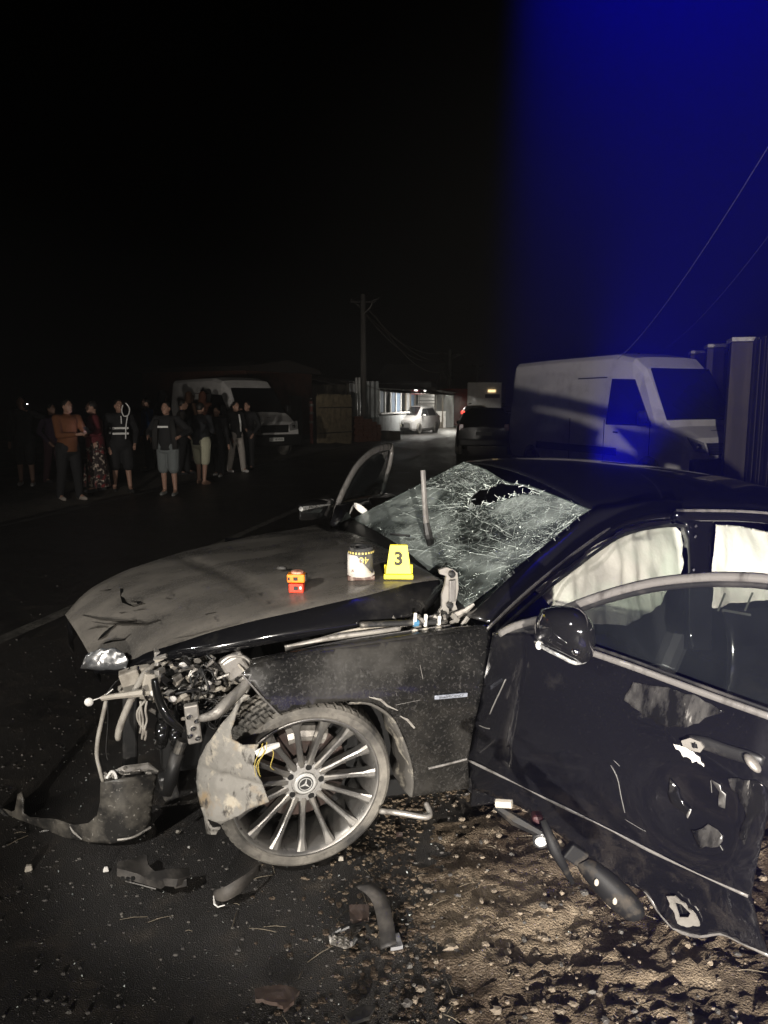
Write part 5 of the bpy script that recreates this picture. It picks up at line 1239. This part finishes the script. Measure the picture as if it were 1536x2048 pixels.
def hatch(kind, label, cat, loc, rz, paint, H=1.47, Ln=4.2, hw_=.86, suv=False):
    h = Ln/2; zb = .28 if suv else .20; zm = H*.62
    st = [(-h, zb+.15, zm*.85, zm*.98, hw_*.9, hw_*.92, hw_*.8), (-h+.08, zb, zm, zm+.05, hw_*.96, hw_*.98, hw_*.82), (-h+.25, zb, zm, H-.25, hw_, hw_, hw_*.74), (-h+.6, zb, zm, H-.05, hw_, hw_, hw_*.70), (-h+1.4, zb, zm, H, hw_, hw_, hw_*.70), (h-1.85, zb, zm, H-.04, hw_, hw_, hw_*.69),
          (h-1.05, zb, zm-.02, zm+.06, hw_, hw_, hw_*.80), (h-.45, zb, zm-.10, zm-.05, hw_*.97, hw_*.96, hw_*.8), (h-.08, zb+.02, zm-.24, zm-.18, hw_*.9, hw_*.88, hw_*.76), (h, zb+.10, zm-.34, zm-.28, hw_*.82, hw_*.80, hw_*.70)]
    o = vehicle(kind, label, cat, loc, rz, st, paint, ((h-.85, hw_*.93), (-h+.75, hw_*.93)), .33 if suv else .31)
    quad3(o, 'windscreen', [(h-1.02, -hw_*.78, zm+.10), (h-1.02, hw_*.78, zm+.10), (h-1.80, hw_*.64, H-.07), (h-1.80, -hw_*.64, H-.07)], M['glass_dark'], .03)
    quad3(o, 'rear_window', [(-h+.13, hw_*.76, zm+.10), (-h+.13, -hw_*.76, zm+.10), (-h+.36, -hw_*.64, H-.19), (-h+.36, hw_*.64, H-.19)], M['glass_dark'], .05)
    for sg in (1, -1):
        for (a, c) in ((h-1.25, h-2.2), (h-2.28, -h+.75)):
            pts = [(a, sg*hw_*.985, zm+.04), (c, sg*hw_*.985, zm+.04), (c, sg*hw_*.80, H-.14), (min(a, h-1.8), sg*hw_*.80, H-.14)]
            quad3(o, 'side_window', pts if sg < 0 else pts[::-1], M['glass_dark'], .02)
        MB().ball((h-1.30, sg*(hw_+.10), zm+.06), (.08, .10, .075)).build('wing_mirror', paint, o, smooth=True)
        hl_ = quad3(o, 'headlight', [(h-.02, sg*hw_*.48, zm-.36), (h-.10, sg*hw_*.86, zm-.34), (h-.22, sg*hw_*.88, zm-.17), (h-.06, sg*hw_*.5, zm-.25)][::(1 if sg > 0 else -1)], M['lamp'], .03)
        MB().box((-h+.05, sg*hw_*.80, zm-.02), (.10, .16, .22)).build('tail_light', mat('tail_red', (.25, .01, .01), .2) if 'tail_red' not in bpy.data.materials else bpy.data.materials['tail_red'], o, bevel=.02)
        MB().box((h-2.24, sg*(hw_+.004), (zb+zm)/2), (.010, .01, zm-zb-.15)).build('door_seam', M['deep'], o)
    MB().box((h-.01, 0, zb+.10), (.10, hw_*1.5, .14)).build('bumper_grille', M['deep'], o, bevel=.02)
    g_ = MB().box((h-.015, 0, zm-.42), (.07, hw_*.80, .20)).build('grille', M['deep'], o, bevel=.03)
    MB().tube([(h+.02, -hw_*.42, zm-.33), (h+.025, -hw_*.36, zm-.52), (h+.025, hw_*.36, zm-.52), (h+.02, hw_*.42, zm-.33), (h+.02, -hw_*.42, zm-.33)], .018, 6).build('grille_frame', M['chrome'], g_)
    MB().box((h+.03, 0, zm-.44), (.02, .48, .11)).build('number_plate', mat('plate_lit', (.8, .78, .6), .4) if 'plate_lit' not in bpy.data.materials else bpy.data.materials['plate_lit'], o, bevel=.003)
    MB().box((-h-.01, 0, zm-.22), (.02, .50, .11)).build('rear_plate', M['plate'] if not suv else M['black'], o, bevel=.003)
    MB().box((-h+.03, 0, zb+.16), (.12, hw_*1.75, .22)).build('rear_bumper', paint if not suv else M['black'], o, bevel=.04)
    return o
c = at(826, 40.5); dv = V((-.42, -.9)); hatch('silver_car', 'silver grey hatchback with a lit number plate facing us by the kiosk', 'car', V((c.x+.05, c.y+1.4, 0)), math.atan2(dv.y, dv.x), M['car_white'], 1.5, 4.1, .88)
c = at(966, 24.5); dv = RD
suv = hatch('black_suv', 'black car standing in the lane beyond the wreck, seen from behind', 'car', V((c.x+.35, c.y+1.7, 0)), math.atan2(dv.y, dv.x)+.04, M['clean_black'], 1.52, 4.4, .90, True)
text('lettering', 'DACIA', .11, M['alloy_dark'], suv, Matrix.Translation((-2.2, 0, .93)) @ Matrix.Rotation(-pi/2, 4, 'Z') @ Matrix.Rotation(pi/2, 4, 'X'), .004)
for sg in (1, -1): MB().tube([(-1.2, sg*.55, 1.66), (.3, sg*.55, 1.68)], .02, 6).build('roof_bar', M['deep'], suv)
c = at(938, 46); cr = hatch('dark_car', 'far car with one glowing red tail lamp past the black car', 'car', V((c.x+.6, c.y+1, 0)), math.atan2(RD.y, RD.x), M['paint'], 1.5, 4.2, .86)
MB().box((-2.1, .64, 1.10), (.10, .22, .16)).build('lit_tail_light', mat('lit_tail', (.4, .01, .01), .3, emit=(1, .06, .04), es=4), cr, bevel=.02)
MB().box((-2.1, -.64, 1.10), (.10, .12, .10)).build('lit_tail_light', mat('dim_tail', (.4, .01, .01), .3, emit=(1, .06, .04), es=.5), cr, bevel=.02)
c = at(1034, 33); hatch('white_car', 'pale car mostly hidden between the black car and the white van', 'car', V((c.x+.2, c.y+2, 0)), math.atan2(RD.y, RD.x)+.1, M['car_white'], 1.5, 4.2, .88)
# far white truck box
c = at(968, 52)
tk = thing('white_truck', 'white box truck far down the road with a small lit lamp', 'truck', c, math.atan2(RD.y, RD.x))
MB().box((3, 0, 1.9), (5.5, 2.35, 2.3)).build('box_body', M['van_white'], tk, bevel=.05)
MB().box((6.6, 0, 1.5), (1.5, 2.1, 1.9)).build('cab', M['van_white'], tk, bevel=.1)
MB().box((3, 0, .65), (5.3, 1.0, .2)).build('chassis', M['deep'], tk)
for x in (1.5, 5.9):
    for y in (1, -1): MB().lathe([(0, -.12), (.42, -.12), (.42, .12), (0, .12)], (x, y*.95, .42), (0, 1, 0), 20).build('wheel', M['rubber'], tk)
MB().box((.22, -.5, 2.45), (.06, .5, .16)).build('marker_lamp', mat('warm_marker', (1, .8, .4), .4, emit=(1, .72, .35), es=2.2), tk)
MB().box((.22, -.55, 2.1), (.06, 1.0, .25)).build('rear_window', M['glass_dark'], tk)

# ---------------------------------------------------------------- buildings, poles, fences of the far side
WOODP = mat('dark_crossarm', (.05, .045, .04), .9)
POLE = mat('weathered_pole', (.13, .12, .11), .9, layers=[((.06, .055, .05), 3, .45, .7, .9, (6, 6, .6))])
def pole(label, px, d, top_py, r0, r1, arm=None, group='utility poles along the road'):
    c = at(px, d); hgt = CAM_H+(803-top_py)/1500*d
    o = thing('utility_pole', label, 'utility pole', c, 0, group)
    MB().tube([(0, 0, -.05), (0, 0, hgt*.5), (0, 0, hgt)], [r0, (r0+r1)/2, r1], 10).build('shaft', POLE, o, smooth=True)
    MB().box((0, -.02, hgt-.35), (1.2, .05, .06)).build('crossarm', WOODP, o)
    for x in (-.55, .55):
        MB().lathe([(0, 0), (.045, 0), (.05, .06), (.03, .12), (0, .14)], (x, -.02, hgt-.30), (0, 0, 1), 10).build('insulator', WOODP, o)
    if arm:
        MB().tube(crv([(0, -.05, hgt-.9), (.35, -.3, hgt-.6), arm], 8), .03, 6).build('lamp_arm', M['steel'], o)
        MB().ball(V(arm)+V((.12, -.05, .03)), (.26, .10, .05), R=Matrix.Rotation(-.35, 3, 'Y')).build('lamp_head', M['alloy_dark'], o, smooth=True)
    return c+V((0, 0, hgt-.3))
tp1 = pole('nearest tall concrete pole with a lamp arm, beside the kiosk', 727, 36, 598, .17, .11, (.45, -.5, CAM_H+(803-612)/1500*36))
tp2 = pole('second concrete pole behind the kiosk roof with a short lamp arm', 899, 60, 703, .17, .11, (.9, -.5, CAM_H+(803-712)/1500*60))
tp3 = pole('third pole standing bare against the black sky over the truck', 954, 78, 728, .2, .12)
tp4 = pole('farthest thin pole right of the truck', 990, 105, 762, .2, .12)
def wire(label, a, b, sag, r=.012, off=(0, 0, 0), group=None, m='black', name='overhead_wire'):
    a = V(a)+V(off); b = V(b)+V(off)
    o = MB().tube([a.lerp(b, t/20)-V((0, 0, sag*4*(t/20)*(1-t/20))) for t in range(21)], r, 5).build(name, M[m], None)
    return tag(o, label, 'overhead wire', group)
for i, (ox, sg) in enumerate(((-.55, .9), (-.25, 1.3), (.25, 1.0), (.55, 1.6))):
    wire('sagging wire between the nearest two poles, %s on the crossarms' % ('outermost left', 'inner left', 'inner right', 'outermost right')[i], tp1, tp2, sg, .016, (ox, 0, .1-.25*i), 'wires between the poles', 'steel')
for i, ox in enumerate((-.85, .85)):
    wire('far wire on from the second pole, %s strand' % ('left', 'right')[i], tp2, tp3, 1.2, .016, (ox, 0, .1), 'wires between the poles')
wire('thin pale cable slanting up to the right above the white van', W(1135, 738, y=26), W(1640, 120, y=6.5), 1.1, .0045, (0, 0, 0), None, 'steel')
wire('second faint cable just right of the pale one', W(1245, 715, y=26), W(1640, 330, y=9), .8, .003, (0, 0, 0), None, 'steel')

def slab(o, name, c, d, m, rz=0, bevel=.0):
    return MB().box(c, d, Matrix.Rotation(rz, 3, 'Z')).build(name, m, o, bevel=bevel)
TIN = mat('tin_sheet', (.36, .37, .37), .5, .3, layers=[((.12, .11, .10), 3, .48, .7, .7, (1, 1, .3))])
WOOD = mat('old_wood', (.13, .11, .085), .85, layers=[((.05, .04, .03), 6, .45, .7, .9, (1, 1, .12))])
RUSTM = mat('red_brown_wall', (.13, .05, .03), .85, layers=[((.05, .025, .018), 2.5, .45, .7, .9, U1)])
BRK = mat('brick_red', (.22, .085, .05), .85, layers=[((.1, .05, .035), 12, .45, .7, .9, U1)])
# low kiosk: corrugated tin below, windows above, tin roof, side along the road
def kp(px, d): return at(px, d)
K0, K1 = at(757, 36.5), at(872, 47)
kd = (K1-K0).normalized(); kl = (K1-K0).length; kr = math.atan2(kd.y, kd.x)
ko = thing('roadside_kiosk', 'tin roadside kiosk with a lit row of windows beside the pole', 'kiosk', K0, kr)
# local: x along the front, y into the building (left of travel), front at y=0
KD = 1.6
rows = []
for i in range(int(kl/.06)+1):
    x = i*.06; rows.append([V((x, .02*cos(i*pi/2), z)) for z in (-.1, .55, 1.12)])
MB().grid(rows).build('corrugated_wall', TIN, ko, solid=.01)
rows = [[V((-.0+.02*cos(i*pi/2), i*.06, z)) for z in (-.1, 1.2, 2.7)] for i in range(int(KD/.06))]
MB().grid(rows).build('corrugated_wall', TIN, ko, solid=.01)
slab(ko, 'sill_board', (kl*.35, -.04, 1.16), (kl*.7, .22, .07), M['white'])
slab(ko, 'back_wall', (kl/2, KD, 1.3), (kl, .1, 2.6), WOOD)
slab(ko, 'end_wall', (kl, KD/2, 1.3), (.1, KD, 2.6), WOOD)
slab(ko, 'floor', (kl/2, KD/2, -.02), (kl, KD, .06), WOOD)
rng = random.Random(2)
x = .1; i = 0; nb = 0
while x < kl*.62:
    wdt = .85
    f = slab(ko, 'window', (x+wdt/2, .03, 1.78), (wdt-.04, .05, 1.12), (M['window'] if i % 3 == 1 else mat('faded_curtain_%d' % i, rng.choice(((.10, .16, .24), (.26, .26, .25), (.16, .18, .20))), .7, layers=[((.05, .05, .06), 4, .45, .65, .7, (3, 1, .3))])))
    for xx in (x, x+wdt-.05): slab(f, 'frame', (xx, -.01, 1.78), (.05, .07, 1.16), M['white'] if i < 4 else WOOD)
    slab(f, 'frame', (x+wdt/2, -.012, 2.36), (wdt, .06, .05), M['white'] if i < 4 else WOOD)
    x += wdt+.04; i += 1
for j in range(9):                                    # horizontal boards at the far end
    slab(ko, 'board', (kl*.80, .0+.01*(j % 2), .5+.2*j), (kl*.32, .04, .17), M['white'] if j > 3 else TIN)
slab(ko, 'red_awning', (kl*.54, -.25, 2.25), (.9, .5, .25), mat('red_cloth', (.30, .02, .03), .8), bevel=.02)
rf = MB().grid([[V((-.4+(kl+1.0)*i/60, y, 2.50+.18*y/KD+.02*cos(i*pi/2)+(.0 if y > -.2 else -.22))) for y in (-1.1, -.2, KD*.5, KD+.3)] for i in range(61)]).build('tin_roof', mat('rusty_tin', (.13, .11, .10), .7, .2, layers=[((.05, .04, .035), 3, .45, .7, .8, U1)]), ko, solid=.02)
tube = MB().tube([(kl*.46, -.35, 2.34), (kl*.66, -.35, 2.34)], .04, 8).build('strip_lamp', mat('strip_glow', (1, 1, 1), .4, emit=(1, .98, .92), es=3), ko)
l = bpy.data.lights.new('kiosk_glow', 'AREA'); l.shape = 'RECTANGLE'; l.size = 2.0; l.size_y = .1; l.energy = 190; l.color = (1, .97, .9)
lo = bpy.data.objects.new('kiosk_glow', l); COL.objects.link(lo); lo.parent = ko; lo.location = (kl*.36, -1.5, 1.9); lo.rotation_euler = (rad(50), 0, 0)
l = bpy.data.lights.new('kiosk_door_glow', 'AREA'); l.size = .8; l.energy = 260; l.color = (1, .96, .85)
lo = bpy.data.objects.new('kiosk_door_glow', l); COL.objects.link(lo); lo.parent = ko; lo.location = (kl+1.4, -.6, 2.2); lo.rotation_euler = (rad(10), 0, 0)
# gabled shed behind the kiosk
c = at(862, 56); sd = thing('gabled_shed', 'pale gabled shed rising behind the kiosk roof', 'shed', c, kr)
MB().prism([(0, 0, 0), (5, 0, 0), (5, 0, 3.6), (2.6, 0, 4.4), (0, 0, 3.2)], (0, 4, 0)).build('wall', TIN, sd)
for a, b_ in (((-.3, 3.1), (2.6, 4.5)), ((2.6, 4.5), (5.3, 3.5))):
    MB().prism([(a[0], -.4, a[1]), (b_[0], -.4, b_[1]), (b_[0], -.4, b_[1]+.1), (a[0], -.4, a[1]+.1)], (0, 4.8, 0)).build('roof', mat('dark_roof', (.05, .04, .035), .9) if 'dark_roof' not in bpy.data.materials else bpy.data.materials['dark_roof'], sd)
MB().box((1.2, -.03, 2.4), (.8, .06, .9)).build('window', M['glass_dark'], sd)
c = at(918, 55); rd_ = thing('red_shed', 'bright red painted shed past the kiosk', 'shed', c, math.atan2(RD.y, RD.x))
REDW = mat('red_wall', (.42, .045, .03), .6, layers=[((.22, .03, .02), 3, .45, .7, .7, U1)])
MB().box((1.5, .3, 1.25), (3, 1.9, 2.6)).build('wall', REDW, rd_)
MB().box((1.5, .3, 2.6), (3.3, 2.2, .1)).build('roof', REDW, rd_, bevel=.02)
MB().box((-.02, .3, 1.0), (.06, .8, 1.9)).build('door', mat('red_door', (.3, .03, .02), .6), rd_)
for j, y in enumerate((1.6, 1.95, 2.3, 2.65)):        # grey boards left of it
    slab(rd_, 'grey_board', (-.2, y, .8), (.05, .3, 1.6+.1*(j % 2)), M['trim'])
c = at(872, 51); st_ = thing('market_stall', 'small pale stall with a lit counter between the kiosk and the red shed', 'stall', c, math.atan2(RD.y, RD.x)-.5)
slab(st_, 'counter', (0, 0, .55), (.5, 1.3, 1.1), M['van_white'])
slab(st_, 'back_wall', (1.0, 0, 1.2), (.06, 1.5, 2.4), TIN)
for y in (-.7, .7): slab(st_, 'post', (-.2, y, 1.2), (.07, .07, 2.4), WOOD)
MB().grid([[V((-.5+1.7*i/20, y, 2.45-.12*i/20+.02*cos(i*pi))) for y in (-.9, .9)] for i in range(21)]).build('awning', TIN, st_, solid=.02)
for j in range(5): slab(st_, 'crate', (-.5, -.6+.3*j, .18), (.35, .26, .36), WOOD)
c = at(776, 34.6)
for j in range(3):
    o = MB().box((0, 0, .2), (.42, .34, .40), Matrix.Rotation(.2*j, 3, 'Z')).build('crate', WOOD, None, bevel=.01, loc=at((768, 780, 790)[j], 35.2-.3*j))
    tag(o, ('left crate on the ground before the kiosk', 'middle crate on the ground before the kiosk', 'right crate on the ground before the kiosk')[j], 'crate', 'crates before the kiosk')
# house at the left: brown-red wall
c = at(505, 33); hs = thing('brown_house', 'dark red brown plastered house behind the left van', 'house', c, kr-.15)
slab(hs, 'wall', (2.2, 3, 1.5), (5.2, 6, 3.1), RUSTM)
MB().prism([(-.7, -.4, 3.05), (5.1, -.4, 3.05), (4.9, -.4, 3.25), (2.2, -.4, 3.6), (-.5, -.4, 3.25)], (0, 7, 0)).build('roof', bpy.data.materials['dark_roof'], hs)
w_ = slab(hs, 'window', (1.0, -.02, 1.7), (.9, .06, 1.1), M['glass_dark'])
for x in (.53, 1.47): slab(w_, 'frame', (x, -.04, 1.7), (.07, .06, 1.2), WOOD)
slab(hs, 'door', (3.4, -.02, 1.0), (.9, .06, 2.0), WOOD)
# reed fence
c = at(634, 29.5); c2_ = at(702, 31.5); fdv = (c2_-c); fl = fdv.length; fe_ = thing('reed_fence', 'tall straw coloured reed fence between the red post and the brick stack', 'fence', c, math.atan2(fdv.y, fdv.x))
b = MB(); rng = random.Random(9)
for i in range(420):
    x = fl*i/420; hgt = 1.95+rng.uniform(-.12, .10); b.tube([(x, rng.uniform(-.03, .03), -.05), (x+rng.uniform(-.03, .03), rng.uniform(-.04, .04), hgt)], rng.uniform(.008, .016), 4)
tag(b.build('reeds', mat('reed', (.26, .205, .125), .85, layers=[((.11, .085, .055), 5, .45, .7, .9, U1)]), fe_), kind='stuff')
for z in (.5, 1.5): slab(fe_, 'rail', (fl/2, -.05, z), (fl, .04, .05), WOOD)
# red and white gate post and pale pipes by the pole
c = at(622, 29.3); gp = thing('red_post', 'slim red post with pale bands left of the reed fence', 'post', c)
MB().tube([(0, 0, -.05), (0, 0, 1.75)], .07, 10).build('shaft', mat('faded_red', (.26, .09, .075), .8), gp, smooth=True)
for z in (.95, 1.3, 1.6): MB().lathe([(.0, -.05), (.085, -.05), (.085, .05), (0, .05)], (0, 0, z), (0, 0, 1), 10).build('band', M['steel'], gp)
MB().ball((0, -.02, 1.85), .05).build('lamp_knob', M['chrome'], gp, smooth=True)
for i, px in enumerate((713, 719)):
    c = at(px, 35.0); o = MB().tube([(0, 0, -.05), (0, 0, CAM_H+(803-757)/1500*35)], .055, 8).build('pale_pipe', M['plate'], None, smooth=True, loc=c)
    tag(o, ('left of two pale upright pipes before the tall pole', 'right of two pale upright pipes before the tall pole')[i], 'pipe', 'pale pipes by the tall pole')
# dark lean-to between house and kiosk
c = at(640, 38); c2_ = at(752, 40); fdv = c2_-c; ln_ = fdv.length
lt = thing('lean_to', 'dark open lean-to with a sagging tin roof behind the reed fence', 'lean-to', c, math.atan2(fdv.y, fdv.x))
MB().grid([[V((ln_*i/30, y, 2.75-.25*i/30+.15*y+.02*cos(i*pi))) for y in (-.8, 3)] for i in range(31)]).build('tin_roof', bpy.data.materials['rusty_tin'], lt, solid=.02)
for x in (.1, ln_*.5, ln_-.1): slab(lt, 'post', (x, -.5, 1.25), (.1, .1, 2.6), WOOD)
slab(lt, 'back_wall', (ln_/2, 3, 1.3), (ln_, .1, 2.7), WOOD)
# brick stack: each brick a piece
c = at(708, 32.5); c2_ = at(762, 33.5); fdv = c2_-c
bs = thing('brick_stack', 'waist high stack of red bricks in front of the kiosk', 'brick stack', c, math.atan2(fdv.y, fdv.x))
bk = None; rng = random.Random(6)
bwid = fdv.length/6
for lay in range(9):
    sh_ = 0 if lay % 2 else bwid*.5
    n_ = 6 if lay < 6 else (5, 4, 2)[lay-6]
    for i in range(n_):
        for row in range(2):
            l_ = ((i+.5)*bwid+sh_*.3+rng.uniform(-.02, .02), .15+row*.32+rng.uniform(-.03, .03), -.02+.065+lay*.125)
            if bk is None: bk = MB().box((0, 0, 0), (bwid*.94, .28, .115)).build('brick', BRK, bs, bevel=.006, loc=l_)
            else: copy_obj(bk, bs, loc=l_, rot=(0, 0, rng.uniform(-.06, .06)))
# boarded wall at the right with white posts
wl = thing('boarded_wall', 'tall dark board wall with white capped posts at the right edge', 'wall')
P0, P1 = at(1400, 19.5), at(1560, 11.0)
wdv = P1-P0; wlen = wdv.length; wl.location = P0; wl.rotation_euler = (0, 0, math.atan2(wdv.y, wdv.x))
BD = mat('dark_board', (.05, .043, .038), .8, layers=[((.10, .085, .07), 4, .45, .7, .85, (1, 1, .1))])
nb = 46; b0 = None; rng = random.Random(12)
for i in range(nb):
    x = wlen*(i+.5)/nb
    if b0 is None: b0 = MB().box((0, 0, 1.35), (wlen/nb*.93, .035, 2.85)).build('board', BD, wl, bevel=.004, loc=(x, 0, 0))
    else: copy_obj(b0, wl, loc=(x, rng.uniform(-.015, .015), rng.uniform(-.05, .05)))
wt = mat('whitewash', (.58, .56, .53), .8, layers=[((.3, .28, .25), 6, .5, .7, .85, U1)])
for x, hh_ in ((.35, 2.95), (3.3, 2.9), (6.3, 2.8), (9.3, 2.8)):
    if x < wlen:
        MB().box((x, -.16, hh_/2-.05), (.30, .26, hh_)).build('white_post', wt, wl, bevel=.01)
        MB().box((x+.28, -.20, hh_/2-.02), (.24, .34, hh_*.98)).build('dark_pilaster', BD, wl, bevel=.01)
        MB().box((x+.1, -.17, hh_), (.62, .40, .07)).build('post_cap', wt, wl, bevel=.01)
# bare trees and scrub behind the far houses: far dark masses are left to the night

# ---------------------------------------------------------------- thin haze, added so the blue flare spots show as a glow
hz = MB().box((0, 140, 5.4), (330, 330, 12.8)).build('haze', None, None)
hm_ = bpy.data.materials.new('flare_haze'); hm_.use_nodes = True
nt = hm_.node_tree; nt.nodes.remove(nt.nodes['Principled BSDF'])
pv = nt.nodes.new('ShaderNodeVolumePrincipled'); pv.inputs['Density'].default_value = .007; pv.inputs['Color'].default_value = (.9, .9, .9, 1); pv.inputs['Anisotropy'].default_value = .7
nt.links.new(pv.outputs[0], nt.nodes['Material Output'].inputs['Volume'])
hz.data.materials.append(hm_); tag(hz, kind='stuff')
